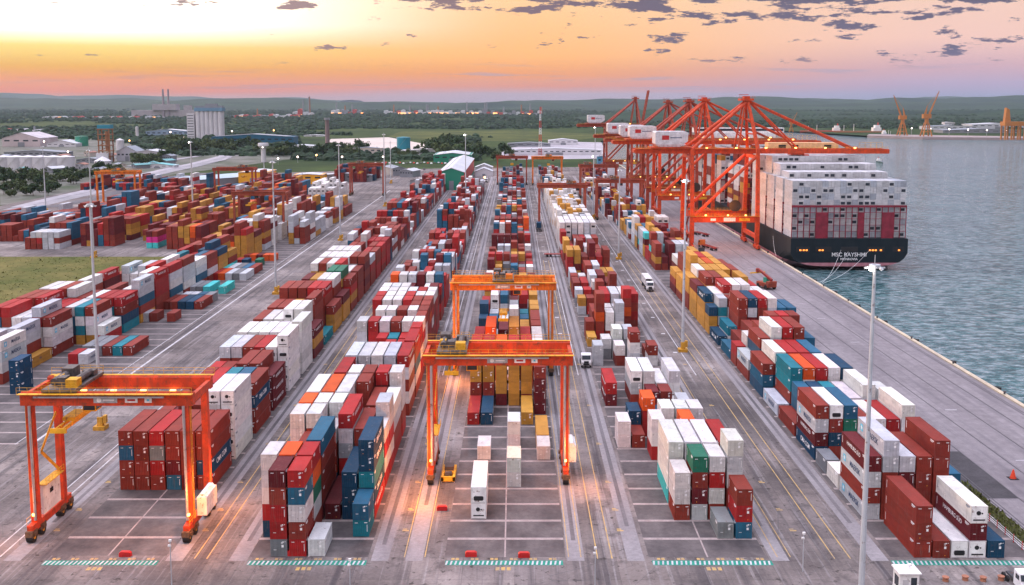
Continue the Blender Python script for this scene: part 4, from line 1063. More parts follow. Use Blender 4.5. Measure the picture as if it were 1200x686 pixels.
# yellow spreader frame set down by the gantry foot
x, y = at(525, 566); g = thing('container_spreader', (x, y, 0), 'yellow spreader frame set down beside the left foot of the front middle gantry', 'spreader')
m = MB(); m.box(-1.2, 0, .2, -.8, 6.0, 1.0); m.box(.8, 0, .2, 1.2, 6.0, 1.0)
for a in (0, 2.6, 5.6): m.box(-1.2, a, .25, 1.2, a + .5, 1.05)
m.obj('frame', YELP, g)
m = MB(); m.box(-.8, 3.2, .9, .8, 5.4, 1.7); m.cbox(0, 1.5, .7, 1.1, 1.2, .8); m.tube((-.6, 1.5, 1.2), (.6, 1.5, 1.2), .35, n=10); m.obj('hydraulic_unit', CH_D, g)
for q in (-1.1, 1.1):
    for a in (.1, 5.9): m = MB(); m.tube((q, a, 0), (q, a, .25), .1, n=6); m.obj('twistlock', STEEL, g)
# bollards, fenders, small items
REDB = mat('red_barrier', (.5, .02, .02), .5); CONE = mat('cone_orange', (.65, .06, .02), .5)
for px, py, lab in ((147, 652, 'left gantry bay'), (337, 651, 'stack left of the middle block'), (552, 652, 'left side of the empty middle bay'), (614, 653, 'right side of the empty middle bay'), (518, 598, 'yellow spreader frame')):
    x, y = at(px, py); m = MB(); m.extr([(-.85, 0), (.85, 0), (.85, .55), (.6, .75), (-.6, .75), (-.85, .55)], -.3, .3)
    for q in (-.5, .5): m.box(q - .12, -.34, 0, q + .12, .34, .12)
    tag(m.obj('barrier_block', REDB), 'red barrier block on the ground by the %s' % lab, 'barrier', 'red barrier blocks').location = (x, y, 0)
x, y = at(1187, 561); g = thing('traffic_cone', (x, y, 0), 'orange-red traffic cone standing alone on the quay lane', 'traffic cone'); m = MB(); m.tube((0, 0, .08), (0, 0, 1.5), .42, .08, n=12); m.obj('cone', CONE, g); m = MB(); m.box(-.6, -.6, 0, .6, .6, .08); m.obj('base', RUBBER, g); g.scale = (1.3, 1.3, 1.1)
x, y = at(1061, 694); g = thing('guard_kiosk', (x, y, 0), 'small white kiosk with dark windows at the lower right edge', 'kiosk'); m = MB(); m.box(-1.3, -1.2, 0, 1.3, 1.2, 3.1); m.box(-1.5, -1.4, 3.1, 1.5, 1.4, 3.3); m.cbox(.5, .2, 3.6, .5, .4, .6); m.obj('wall', WHITEP, g)
m = MB(); m.box(.2, -1.23, .9, 1.0, -1.2, 2.6); m.box(-1.33, -.8, 1.0, -1.3, .6, 2.5); m.obj('window', GLASS, g); m = MB(); m.box(-.9, -1.22, .1, -.1, -1.2, 2.3); m.obj('door', mat('kiosk_door', (.5, .5, .5), .5), g)
for i, (px, py) in enumerate(((1131, 680), (1152, 681), (1173, 680), (1108, 681))):
    x, y = at(px, py); m = MB(); m.tube((0, 0, 0), (0, 0, .5), .42, .36, n=10); m.tube((0, 0, .5), (0, 0, .62), .48, .48, n=10)
    tag(m.obj('concrete_bollard', mat('terracotta', (.35, .15, .09), .7)), 'squat terracotta bollard at the lower right, %s from the kiosk' % ('second', 'third', 'fourth', 'first')[i], 'bollard', 'squat bollards by the kiosk').location = (x, y, 0)
g = thing('picket_fence', (0, 0, 0), 'low red and white fence along the weedy strip at the right edge', 'fence')
m = MB(); m2 = MB(); fa = Vector((75.2, 164, 0)); fb = Vector((75.4, 128, 0))
for k in range(15):
    p = fa.lerp(fb, k / 14); m2.beam(p, p + Vector((0, 0, 1.3)), .1, .1, up=(0, 1, 0))
    if k < 14:
        for z in (.35, .7, 1.05): m.beam(p + Vector((0, 0, z)), fa.lerp(fb, (k + 1) / 14) + Vector((0, 0, z)), .05, .06)
m.obj('rails', WHITEP, g); m2.obj('posts', REDB, g)
for k in range(14):
    yy = 205 + k * 24; m = MB(); m.tube((0, 0, -.3), (0, 0, -2.6), .75, n=12); m.box(-.55, -.6, -2.4, -.1, .6, -.2)
    tag(m.obj('dock_fender', RUBBER), 'black rubber fender hanging on the quay face, %s from the near end' % ordn(k), 'fender', 'fenders along the quay').location = (112.35, yy, .5)
for k in range(12):
    yy = 196 + k * 27; m = MB(); m.tube((0, 0, .32), (0, 0, .85), .22, .2, n=10); m.tube((0, 0, .85), (0, 0, 1.05), .38, .3, n=10)
    tag(m.obj('mooring_bollard', CH_D), 'dark mooring bollard on the quay kerb, %s from the near end' % ordn(k), 'mooring bollard', 'mooring bollards on the quay kerb').location = (111.0, yy, 0)
# a weed strip beside the fence
m = MB(); r = random.Random(5)
for i in range(1500):
    a = r.random(); x = 76.2 + r.random() * 2.6; y = 124 + a * 46; h = r.uniform(.15, .7)
    m.v += [(x, y, 0), (x + r.uniform(-.4, .4), y + r.uniform(-.4, .4), h), (x + r.uniform(.1, .5), y + r.uniform(-.3, .3), .05)]; k = len(m.v); m.quad((k - 3, k - 2, k - 1))
WEED = mat('weed_leaves', (.10, .11, .03), .9, var=.5, scale=1.5); tag(m.obj('weeds', WEED), 'weeds growing along the fence', 'weeds', kind='stuff')
m = MB()
for i in range(7000):
    x = r.uniform(-330, -131); y = r.uniform(262, 428); h = r.uniform(.1, .45) * (3 if r.random() < .02 else 1)
    a = r.uniform(0, 6.28); s = h * .8; m.v += [(x - s * math.cos(a), y - s * math.sin(a), .05), (x + s * math.cos(a), y + s * math.sin(a), .05), (x + r.uniform(-.4, .4), y, h)]; k = len(m.v); m.quad((k - 3, k - 2, k - 1))
tag(m.obj('grass_tufts', GRASS), 'uneven tufts over the grass field', 'grass', kind='stuff')

# ------------------------------------------------------------------ trees
LEAF = mat('leaf_dark', (.028, .055, .018), .9, var=.55, scale=.9); LEAF2 = mat('leaf_olive', (.06, .085, .03), .9, var=.5, scale=.9); BARK = mat('bark', (.09, .07, .05), .9)
def tree_meshes(seed, h, w, palm=False):
    r = random.Random(seed); m = MB(); m.tube((0, 0, 0), (r.uniform(-.2, .2), 0, h * .55), .28, .14, n=6)
    for k in range(4): a = r.uniform(0, 6.28); m.tube((0, 0, h * (.3 + .05 * k)), (w * .5 * math.cos(a), w * .5 * math.sin(a), h * (.6 + .06 * k)), .11, .04, n=5)
    tr = m.mesh('trunk', BARK); m = MB(); cl = [(r.gauss(0, w * .3), r.gauss(0, w * .3), h * r.uniform(.42, .86), r.uniform(.18, .36) * w) for _ in range(11)]
    for i in range(520):
        cx, cy, cz, cr = r.choice(cl); d = Vector((r.gauss(0, 1), r.gauss(0, 1), r.gauss(0, .8))).normalized() * cr * r.uniform(.6, 1.05); s = r.uniform(.22, .6) * w / 6
        p = Vector((cx, cy, cz)) + d; n = (d.normalized() + Vector((r.gauss(0, .5), r.gauss(0, .5), r.gauss(0, .5)))).normalized(); u = n.orthogonal().normalized() * s; v = n.cross(u).normalized() * s
        k = len(m.v); m.v += [tuple(p - u - v), tuple(p + u - v * .6), tuple(p + u * .7 + v), tuple(p - u * .8 + v)]; m.quad((k, k + 1, k + 2, k + 3))
    return tr, m.mesh('crown', LEAF if seed % 2 else LEAF2)
TREES = [tree_meshes(s, h, w) for s, h, w in ((1, 9, 8), (2, 8, 9), (3, 11, 7), (4, 7, 7))]
tn = [0]
def tree(x, y, v, sc_, where):
    g = thing('tree', (x, y, -.3), where, 'tree', 'trees beyond the yard', rz=rnd.uniform(0, 6)); g.scale = (sc_, sc_, sc_)
    link('trunk', TREES[v][0], g); link('crown', TREES[v][1], g); tn[0] += 1
def grove(x0, x1, y0, y1, n, where, sc_=(0.9, 1.5)):
    pts = []
    for i in range(n):
        px = x0 + (x1 - x0) * (i + .5 * rnd.random() + .25) / n; py = rnd.uniform(y0, y1); pts.append((px, py))
    pts.sort()
    for i, (px, py) in enumerate(pts):
        X, Y = G(px, py); tree(X, Y, rnd.randrange(4), rnd.uniform(*sc_), 'dark leafy tree, %s from left in %s' % (ordn(i), where))
grove(0, 62, 206, 226, 26, 'the clump below the white tanks', (.7, 1.1)); grove(62, 100, 203, 218, 12, 'the trees behind the lone orange gantry', (.7, 1.0))
grove(104, 145, 200, 212, 12, 'the trees behind the orange gantry legs', (.7, 1.0)); grove(150, 198, 188, 194, 10, 'the row below the grey sheds', (.9, 1.5))
grove(2, 60, 224, 232, 7, 'the low row above the far left stacks', (.6, .9))
grove(185, 215, 172, 186, 10, 'the clump left of the road bend', (1.4, 2.1)); grove(215, 305, 172, 180, 20, 'the row before the blue warehouse', (1.2, 1.8))
grove(312, 378, 178, 186, 14, 'the row beside the water tower', (1.0, 1.5)); grove(376, 430, 176, 184, 12, 'the row above the stacked boxes', (1.1, 1.7)); grove(464, 500, 180, 186, 8, 'the hedge below the teal tank', (.8, 1.1))
grove(502, 545, 176, 188, 16, 'the tall group behind the green warehouse', (1.6, 2.4)); grove(548, 600, 178, 188, 10, 'the group behind the twin arched sheds', (1.0, 1.6))

# far woodland, one mass of crowns
m = MB(); r = random.Random(11)
for i in range(30000):
    Y = 1150 * (9 ** r.random()); X = (r.uniform(-.56, .56)) * Y; px, py = proj(Vector((X, Y, 0)))
    if 350 < px < 535 and 159 < py < 178: continue
    if 575 < px < 860 and 156 < py < 190: continue
    if X > 90 and Y < 2500: continue
    if Y < 1250 and px < 345: continue
    if Y < 1900 and px > 560: continue
    if noise.noise(Vector((X / 420, Y / 650, 3))) < -.12 - (.2 if Y > 3200 else 0) + (.14 if 1500 < Y < 2500 and px > 440 else 0): continue
    s = r.uniform(3.0, 6.5) * (1 + Y / 5000); h = s * r.uniform(.5, 1.0); k = len(m.v); n = 6; a0 = r.uniform(0, 6)
    for t in range(n): a = a0 + t * 1.047; q = s * r.uniform(.7, 1.2); m.v.append((X + q * math.cos(a), Y + q * math.sin(a), -.3))
    for t in range(n): a = a0 + t * 1.047 + .3; q = s * r.uniform(.55, .9); m.v.append((X + q * math.cos(a), Y + q * math.sin(a), h * r.uniform(.5, .9)))
    m.v.append((X, Y, h * 1.1))
    for t in range(n): m.quad((k + t, k + (t + 1) % n, k + n + (t + 1) % n, k + n + t)); m.quad((k + n + t, k + n + (t + 1) % n, k + 2 * n))
tag(m.obj('woodland', mat('far_leaves', (.018, .038, .017), .95, var=.6, scale=.02)), 'dark scrub and woodland covering the plain behind the port', 'woodland', kind='stuff')

# hills
def hills(name, y0, y1, x0, x1, nx, ny, hf, m_):
    m = MB()
    for j in range(ny + 1):
        for i in range(nx + 1):
            x = x0 + (x1 - x0) * i / nx; y = y0 + (y1 - y0) * j / ny; m.v.append((x, y, hf(x, y, j / ny) - .5))
    for j in range(ny):
        for i in range(nx): a = j * (nx + 1) + i; m.quad((a, a + 1, a + nx + 2, a + nx + 1))
    m.obj(name, m_, smooth=True)['kind'] = 'structure'
def fb(x, y, s, k=4):
    v = 0; a = 1
    for o in range(k): v += a * noise.noise(Vector((x / s * 2 ** o, y / s * 2 ** o, 7.3 + o))); a *= .5
    return v
HM = pave('hill_forest', (.006, .022, .016), (.035, .065, .03), .0022, rough=.95, spots=.8)
hills('hills', 7500, 17000, -12000, 12000, 300, 70, lambda x, y, t: max(0, math.sin(math.pi * min(1, t * 1.25)) * (55 + 80 * fb(x, y, 1900) + (55 if x > 0 else 15) * min(1, abs(x) / 4000)) * min(1, t * 6)), HM)
hills('near_hills', 3700, 6400, 350, 6500, 150, 40, lambda x, y, t: max(0, math.sin(math.pi * t) * (20 + 32 * fb(x, y, 900)) * min(1, (x - 350) / 500)), HM)
hills('wooded_knoll', 3300, 4700, 120, 1000, 60, 40, lambda x, y, t: max(0, 33 * math.exp(-((x - 520) / 230) ** 2 - ((y - 4000) / 330) ** 2) + 18 * math.exp(-((x - 800) / 200) ** 2 - ((y - 3900) / 300) ** 2) + 2.5 * fb(x, y, 70) * math.exp(-((x - 560) / 300) ** 2)), HM)
hills('distant_mountains', 19000, 25000, -16000, -3500, 120, 20, lambda x, y, t: math.sin(math.pi * t) * max(0, 150 + 190 * fb(x, 0, 4200) + 30 * fb(x, y, 900)), HM)
hills('mountains_east', 19000, 25000, 3000, 17000, 120, 20, lambda x, y, t: math.sin(math.pi * t) * max(0, 90 + 120 * fb(x, 50, 3600) + 30 * fb(x, y, 900)), HM)

# fields, lots and roads behind the yard
def quadpx(name, pts, z, m_): sheet(name, [G(*p) for p in pts], z, m_)
quadpx('sand_lot', [(376, 172), (388, 163), (455, 161), (515, 172), (517, 175), (440, 176)], -.1, SAND)
quadpx('open_lot', [(585, 180), (600, 173), (652, 166), (705, 167), (712, 186), (600, 187)], -.1, pave('pale_lot', (.33, .31, .33), (.45, .43, .45), .02))
FIELD = pave('bright_meadow', (.03, .05, .018), (.115, .13, .035), .014, rough=.95, spots=1.0)
quadpx('meadow', [(455, 160), (520, 166), (680, 164), (720, 158), (600, 153), (470, 154)], -.15, FIELD); quadpx('meadow_patch', [(0, 158), (240, 157), (240, 150), (0, 150)], -.15, pave('dry_meadow', (.09, .11, .05), (.15, .15, .08), .006, rough=.95))
quadpx('industrial_yard', [(0, 197), (0, 163), (200, 163), (345, 175), (345, 186), (200, 205), (110, 232), (0, 240)], -.2, pave('town_ground', (.04, .065, .03), (.19, .18, .165), .022))
def road(name, pts, w, z, m_, curb=None):
    P_ = [Vector((*G(*p), z)) for p in pts]; m = MB(); L_ = []
    for i, p in enumerate(P_):
        d = (P_[min(i + 1, len(P_) - 1)] - P_[max(i - 1, 0)]).normalized(); n = Vector((-d.y, d.x, 0)) * w / 2; L_.append((p + n, p - n))
    for a, b_ in L_: m.v += [tuple(a), tuple(b_)]
    for i in range(len(P_) - 1): k = 2 * i; m.quad((k, k + 1, k + 3, k + 2))
    m.obj(name, m_)['kind'] = 'structure'
rp = [(20, 246), (60, 236), (100, 227), (140, 215), (170, 207), (200, 200), (225, 195), (245, 190), (262, 185.5), (266, 181), (258, 178), (235, 177)]
road('highway', rp, 17, .1, pave('highway_surface', (.22, .22, .23), (.34, .33, .35), .05)); road('highway_slip', [(x, y - 2.6) for x, y in rp[:9]] + [(290, 182), (300, 178)], 9, .25, ROADL)
road('service_road', [(150, 195), (200, 188), (240, 182), (262, 176), (245, 174)], 8, .15, ROADL); road('loop_road', [(240, 192), (262, 188), (268, 184), (264, 181), (258, 182)], 4, .35, ROADL)
road('rail_corridor', [(60, 243), (110, 233), (160, 220), (200, 212), (240, 203)], 10, .12, ASPH)
# ------------------------------------------------------------------ buildings behind the yard
def bm(n, c, **k): return mat(n, c, .6, var=.1, scale=.08, **k)
ROOFW = bm('pale_roof', (.50, .52, .54)); ROOFG = bm('grey_roof', (.24, .27, .30)); WALLW = bm('white_wall', (.58, .57, .59)); WALLG = bm('grey_wall', (.22, .23, .25)); TEAL = bm('teal_wall', (.03, .22, .30)); GREENW = bm('green_wall', (.02, .22, .14)); YW = bm('yellow_wall', (.75, .35, .02)); RW = bm('red_wall', (.42, .06, .05)); BEIGE = bm('beige_wall', (.55, .48, .42))
def shed(px, py, wpx, dpt, h, wall, roof, label, rz=0, cat='warehouse', ridge=.22, wins=5, Wm=None, doorw=None):
    X, Y = G(px, py); d = math.hypot(X, Y); W = Wm or wpx * Y / F; g = thing('warehouse', (X, Y, -.3), label, cat, rz=R(rz)); hw = W / 2
    m = MB(); m.extr([(-hw, 0), (hw, 0), (hw, h), (0, h + hw * ridge), (-hw, h)], 0, dpt); m.obj('wall', wall, g)
    m = MB(); e = .5
    m.v += [(-hw - e, -e, h - .1), (0, -e, h + hw * ridge + .35), (hw + e, -e, h - .1), (-hw - e, dpt + e, h - .1), (0, dpt + e, h + hw * ridge + .35), (hw + e, dpt + e, h - .1)]
    m.quad((0, 1, 4, 3)); m.quad((1, 2, 5, 4)); m.v += [(x, y, z - .3) for x, y, z in m.v[:6]]; m.quad((0, 6, 7, 1)); m.quad((1, 7, 8, 2)); m.quad((0, 3, 9, 6)); m.quad((2, 8, 11, 5))
    for k in range(int(dpt / 9)): m.box(-hw * .5, 4 + k * 9, h + hw * ridge * .52, -hw * .5 + .8, 5.5 + k * 9, h + hw * ridge * .5 + .75)
    m.obj('roof', roof, g)
    for k in range(wins):
        m = MB(); x = -hw + W * (k + .5) / wins; m.box(x - W / wins * .28, -.08, h * .62, x + W / wins * .28, -.01, h * .78); m.obj('window', GLASS, g)
    m = MB(); q = W * .09; m.box(-q, -.1, 0, q, -.01, h * .52); m.obj('door', WALLG, g)
    return g
def drum(px, py, r, h, m_, label, cat='storage tank', cone=.15, grp=None):
    X, Y = G(px, py); g = thing('storage_tank', (X, Y, -.3), label, cat, grp); m = MB(); m.tube((0, 0, 0), (0, 0, h), r, n=24, caps=False); m.tube((0, 0, h), (0, 0, h + r * cone + .3), r, r * .05, n=24); m.obj('shell', m_, g)
    m = MB(); m.tube((0, 0, h - .5), (0, 0, h - .2), r + .15, n=24)
    for k in range(14): a = -2.6 + k * .11; m.box(r * math.cos(a) * 1.03, r * math.sin(a) * 1.03 - .3, h * k / 14, r * math.cos(a) * 1.03 + 1, r * math.sin(a) * 1.03 + .3, h * k / 14 + .3)
    m.obj('stair_and_rim', STEEL, g)
# grain silo block
X, Y = G(246, 163); g = thing('grain_silo', (X, Y, 0), 'tall white concrete silo block with blue band, standing over the plain at left', 'silo')
m = MB()
for k in range(6):
    m.tube((-20 + k * 8, 0, 0), (-20 + k * 8, 0, 52), 4.4, n=14); m.tube((-20 + k * 8, 9, 0), (-20 + k * 8, 9, 52), 4.4, n=14)
m.obj('silo_tubes', WALLW, g); m = MB(); m.box(-25.5, -5, 50, 25.5, 14, 56); m.obj('blue_band', bm('steel_blue', (.14, .26, .36)), g); m = MB(); m.box(-24, -3, 56, 24, 12, 59.5); m.box(-6, -2, 59.5, 14, 10, 63.5); m.obj('head_house', WALLG, g)
m = MB(); m.box(-40, -2, 0, -27, 12, 46); tw = m.obj('work_tower', WALLW, g)
for k in range(9): m = MB(); m.box(-39, -2.1, 3 + k * 4.8, -28, -2.01, 4.2 + k * 4.8); m.obj('window', GLASS, tw)
shed(296, 170, 96, 34, 13, bm('deep_blue_wall', (.015, .10, .17)), ROOFG, 'long blue warehouse with pale roof and a row of white lamps', wins=12, ridge=.06)
shed(196, 161, 50, 30, 12, bm('blue_grey_wall', (.22, .30, .40)), ROOFW, 'low blue-grey works left of the silo block', wins=8, ridge=.08)
shed(25, 172, 44, 60, 13, bm('pinkish_wall', (.50, .42, .42)), bm('pink_grey_roof', (.50, .46, .47)), 'big domed pale warehouse at the far left', ridge=.28, wins=4)
shed(72, 172, 34, 30, 5, WALLW, ROOFW, 'low white curved-roof shed right of the domed warehouse', ridge=.22)
shed(104, 191, 30, 30, 4, WALLG, ROOFG, 'low grey roofs behind the white tanks', ridge=.1)
shed(40, 184, 70, 26, 6, WALLG, ROOFG, 'long low grey roofs behind the white tank row', ridge=.06, wins=10)
shed(149, 189, 24, 26, 11, bm('lilac_wall', (.46, .46, .50)), ROOFG, 'sloping pale grey silo shed with a conveyor', ridge=.5)
shed(173, 190, 24, 30, 12, bm('warm_grey_wall', (.42, .40, .42)), ROOFW, 'boxy grey shed right of the silo shed', ridge=.12)
shed(195, 190, 12, 18, 7, WALLG, ROOFG, 'small dark shed at the tree edge', ridge=.3)
shed(184, 197, 40, 14, 3, WALLW, bm('turquoise_roof', (.15, .42, .42)), 'low shed with turquoise roof along the highway', ridge=.1)
shed(206, 220, 26, 70, 6, WALLG, bm('blue_grey_roof', (.42, .52, .55)), 'grey shed with long pale blue roof beside the highway', rz=-38, ridge=.25)
shed(296, 216, 33, 34, 10, YW, ROOFW, 'bright yellow warehouse with white roof behind the left yard', ridge=.04, wins=0)
shed(361, 216, 34, 20, 8, YW, ROOFW, 'orange-yellow shed with teal base right of the yellow warehouse', ridge=.03, wins=3)
shed(405, 213, 60, 12, 6, WALLG, ROOFW, 'long open canopy shed behind the white refrigerated stack', ridge=.05, wins=6)
shed(352, 176, 54, 30, 5, WALLW, ROOFW, 'pale roofed works right of the long blue warehouse', ridge=.06)
shed(468, 206, 16, 34, 7, WALLG, ROOFG, 'dark gabled shed behind the roadway end', rz=20)
shed(490, 220, 20, 24, 6, WALLG, bm('tan_roof', (.42, .38, .36)), 'small open grey shed with tan gable left of the green warehouse', rz=-12, wins=0)
shed(476, 208, 16, 20, 6, WALLG, ROOFW, 'pale roofed shed behind the small open one', rz=-15)
g = shed(529, 223, 28, 190, 14, GREENW, ROOFW, 'long warehouse with green gable, white roof and red flank', Wm=19, wins=0, ridge=.3)
m = MB(); m.box(9.52, 1, 3, 9.62, 188, 13.6); m.obj('red_flank', RW, g)
shed(530, 191, 44, 60, 9, GREENW, ROOFW, 'second green-walled shed behind the long warehouse', ridge=.1)
for k, (px, py) in enumerate(((567, 207), (567, 202))): shed(px, py, 20, 16, 5, WALLW, ROOFW, ('front' if k == 0 else 'rear') + ' one of the twin white arched sheds beside the central lane', ridge=.35, wins=0)
shed(650, 182, 110, 20, 7, WALLW, ROOFW, 'long low white building across the far end of the yard', ridge=.03, wins=16); shed(660, 170, 34, 30, 7, WALLW, ROOFW, 'small white works right of the striped tower', ridge=.1)
shed(705, 197, 10, 10, 12, bm('blue_wall', (.06, .22, .34)), ROOFG, 'blue box building behind the far quay cranes', ridge=.02, wins=2)
shed(620, 172, 50, 20, 5, WALLG, ROOFG, 'grey low roof at the edge of the open lot', ridge=.05)
shed(500, 183, 60, 24, 7, WALLW, bm('tan_roof2', (.5, .48, .47)), 'pale low building below the sand lot', ridge=.05, wins=9)
shed(430, 182, 34, 14, 9, BEIGE, ROOFG, 'beige building in front of the sand lot', ridge=.05)
shed(368, 160, 24, 20, 2.5, WALLW, ROOFW, 'thin white roof alone in the scrub right of the silo', ridge=.04, wins=3)
for k in range(6): drum(5 + k * 14.5, 199, 8.6, 13, WALLW, 'white storage tank, %s in the row at far left' % ordn(k), grp='white tanks in a row')
drum(121, 199, 8, 9, WALLW, 'white tank right under the process tower', cone=.5); drum(96, 171, 9.5, 15, bm('green_tank', (.04, .24, .15)), 'dark green storage tank left of the process tower', cone=.02)
drum(141, 176, 5.5, 14, WALLW, 'slim white silo right of the process tower', cone=.4); drum(161, 163, 2.6, 22, WALLW, 'thin white column alone in the scrub')
drum(473, 176, 9.5, 18, bm('teal_tank', (.03, .25, .33)), 'teal tank in front of the sand lot', cone=.05)
X, Y = G(125, 190); g = thing('process_tower', (X, Y, 0), 'rusty lattice process tower with teal cap and white base', 'tower'); RUST = bm('rust_steel', (.30, .13, .06))
m = MB()
for a in (-6, 6):
    for b_ in (-5, 5): m.beam((a, b_, 0), (a, b_, 36), 1.1, 1.1, up=(0, 1, 0))
for z in range(6, 37, 6): m.box(-7, -6, z, 7, 6, z + .9)
for z in range(6, 30, 6): m.beam((-6, -5, z), (6, -5, z + 6), .6, .6)
m.obj('frame', RUST, g); m = MB(); m.box(-7, -5, 37, 7, 5, 41); m.obj('cap', TEAL, g); m = MB(); m.box(-8, -8, 0, 5, 8, 10); m.obj('base', WALLW, g); m = MB(); m.tube((3, -3, 12), (3, -3, 34), 2.2, n=10); m.obj('vessel', RUST, g)
X, Y = G(309, 190); g = thing('water_tower', (X, Y, 0), 'mushroom-shaped white water tower behind the yellow warehouse', 'water tower'); m = MB(); m.tube((0, 0, 0), (0, 0, 17), 2.6, n=14); m.obj('shaft', WALLW, g); m = MB(); m.tube((0, 0, 15), (0, 0, 18), 3, 6, n=16); m.tube((0, 0, 18), (0, 0, 21), 6, 5.6, n=16); m.obj('tank', WALLW, g)
X, Y = G(384, 175); g = thing('chimney', (X, Y, 0), 'stout brown chimney standing left of the sand lot', 'chimney'); m = MB(); m.tube((0, 0, 0), (0, 0, 42), 3.4, 2.6, n=14); m.obj('stack', bm('brown_brick', (.17, .12, .12)), g); m = MB(); m.tube((0, 0, 41), (0, 0, 44), 4, 4, n=14); m.obj('rim', WALLG, g)
X, Y = G(633, 182); g = thing('radio_mast', (X, Y, 0), 'red and white striped lattice tower rising over the plain', 'radio mast')
for k in range(7):
    m = MB(); w0 = 1.9 - k * .2; w1 = 1.9 - (k + 1) * .2; z0, z1 = k * 8.6, (k + 1) * 8.6
    for sx, sy in ((-1, -1), (1, -1), (1, 1), (-1, 1)): m.beam((sx * w0, sy * w0, z0), (sx * w1, sy * w1, z1), .45, .45, up=(0, 1, 0))
    for q in range(3): z = z0 + q * 2.9; m.beam((-w0, -w0, z), (w0, -w0, z + 2.9), .25, .25); m.beam((w0, -w0, z), (-w0, -w0, z + 2.9), .25, .25); m.beam((-w0, w0, z), (w0, w0, z + 2.9), .25, .25)
    m.obj('red_section' if k % 2 == 0 else 'white_section', REDB if k % 2 == 0 else WHITEP, g)
# small sheds and lit lamps scattered through the works
r = random.Random(21)
for k in range(18):
    px = 4 + k * 10.8 + r.uniform(-3, 3); py = r.uniform(193, 203) if k % 3 else r.uniform(182, 188)
    g = shed(px, py, r.uniform(7, 15), r.uniform(10, 18), r.uniform(3, 5), r.choice((WALLW, BEIGE, WALLG)), r.choice((ROOFW, ROOFG, bm('rusty_roof', (.30, .14, .10)), bm('aqua_roof', (.12, .32, .32)))), 'small shed in the belt of works beyond the highway, %s from the left' % ordn(k), ridge=.25, wins=2, rz=r.uniform(-40, 40)); g['group'] = 'small sheds beyond the highway'
for k, (px, py) in enumerate(((277, 160), (298, 159), (309, 159), (318, 159), (334, 160), (272, 154), (321, 153), (200, 155), (215, 161), (257, 162), (52, 166), (80, 178), (152, 165), (326, 186), (349, 184), (371, 182), (401, 184), (449, 184), (568, 208), (643, 218))):
    X, Y = G(px, py + 7); h = 7 * Y / F; g = thing('street_lamp', (X, Y, 0), 'lit lamp glowing over the works behind the yard, %s listed from the blue warehouse' % ordn(k), 'street lamp', 'lit lamps behind the yard'); m = MB(); m.tube((0, 0, 0), (0, 0, h), .2, .14, n=6); m.obj('pole', STEEL, g); m = MB(); m.ball((0, 0, h), .45 + Y / 2200); m.obj('lamp', mat('works_lamp' if k % 3 else 'works_lamp_amber', (.8, .8, .8), .5, emit=(1, .75, .62) if k % 3 else (1, .42, .10), es=7), g)
# far industry: power station, stockyards, lit plant
X, Y = G(195, 137); g = thing('power_station', (X, Y, 0), 'far power station with a pair of tall thin chimneys at left', 'power station'); m = MB(); m.box(-160, 0, 0, 160, 60, 30); m.box(-60, -10, 30, 50, 40, 58); m.box(80, 0, 30, 110, 30, 52); m.obj('halls', bm('hazy_grey', (.34, .31, .32)), g)
for x in (-12, 12): m = MB(); m.tube((x, 0, 0), (x, 0, 125), 6, 4, n=10); m.obj('chimney', bm('hazy_grey2', (.26, .22, .24)), g)
LITF = mat('lit_windows', (.8, .5, .3), .5, emit=(1, .45, .15), es=2.0)
def works(px, py, wpx, label, seed, h=14, lit=4, stacks=3):
    X, Y = G(px, py); W = wpx * Y / F; r = random.Random(seed); g = thing('factory', (X, Y, 0), label, 'factory', 'far works on the plain'); n = max(3, int(wpx / 5)); k = Y / 4000
    for i in range(n): m = MB(); x = -W / 2 + W * i / n; hh = h * r.uniform(.4, 1.1) * (k + .3); m.extr([(x, 0), (x + W / n * .9, 0), (x + W / n * .9, hh), (x + W / n * .45, hh * 1.15), (x, hh)], 0, 40); m.obj('hall', r.choice((ROOFW, WALLG, WALLW, RW)), g)
    for i in range(stacks): m = MB(); x = r.uniform(-W / 2, W / 2); m.tube((x, 5, 0), (x, 5, h * r.uniform(1.8, 3) * (k + .3)), 3 * k + 1, 2 * k + .6, n=8); m.obj('chimney', r.choice((WALLG, RUST)), g)
    for i in range(lit): m = MB(); x = r.uniform(-W / 2, W / 2); m.box(x, -.6, 1, x + 10 * k + 2, -.1, 5 * k + 1.5); m.obj('lamp', LITF, g)
works(310, 138, 80, 'pale factory roofs on the horizon right of the silo', 3, 10, 2, 1); works(355, 136, 24, 'dark twin-towered works right of the horizon factory roofs', 4, 22, 2, 4); works(408, 134, 40, 'works with orange furnace glow left of the long lit plant', 5, 14, 6, 3)
works(500, 134, 100, 'long brightly lit red plant on the horizon', 6, 12, 16, 5); works(565, 134, 40, 'white and orange lit plant right of the long one', 7, 16, 8, 3); works(610, 135, 50, 'faint white works beside the striped tower', 8, 14, 3, 4)
works(120, 139, 140, 'faint row of roofs on the plain at the far left', 9, 6, 2, 0); works(1125, 126.5, 60, 'white sheds faint among the far green hills at right', 10, 22, 0, 0); works(20, 154, 60, 'scattered low roofs at the left edge of the plain', 12, 5, 1, 1)
cars = []
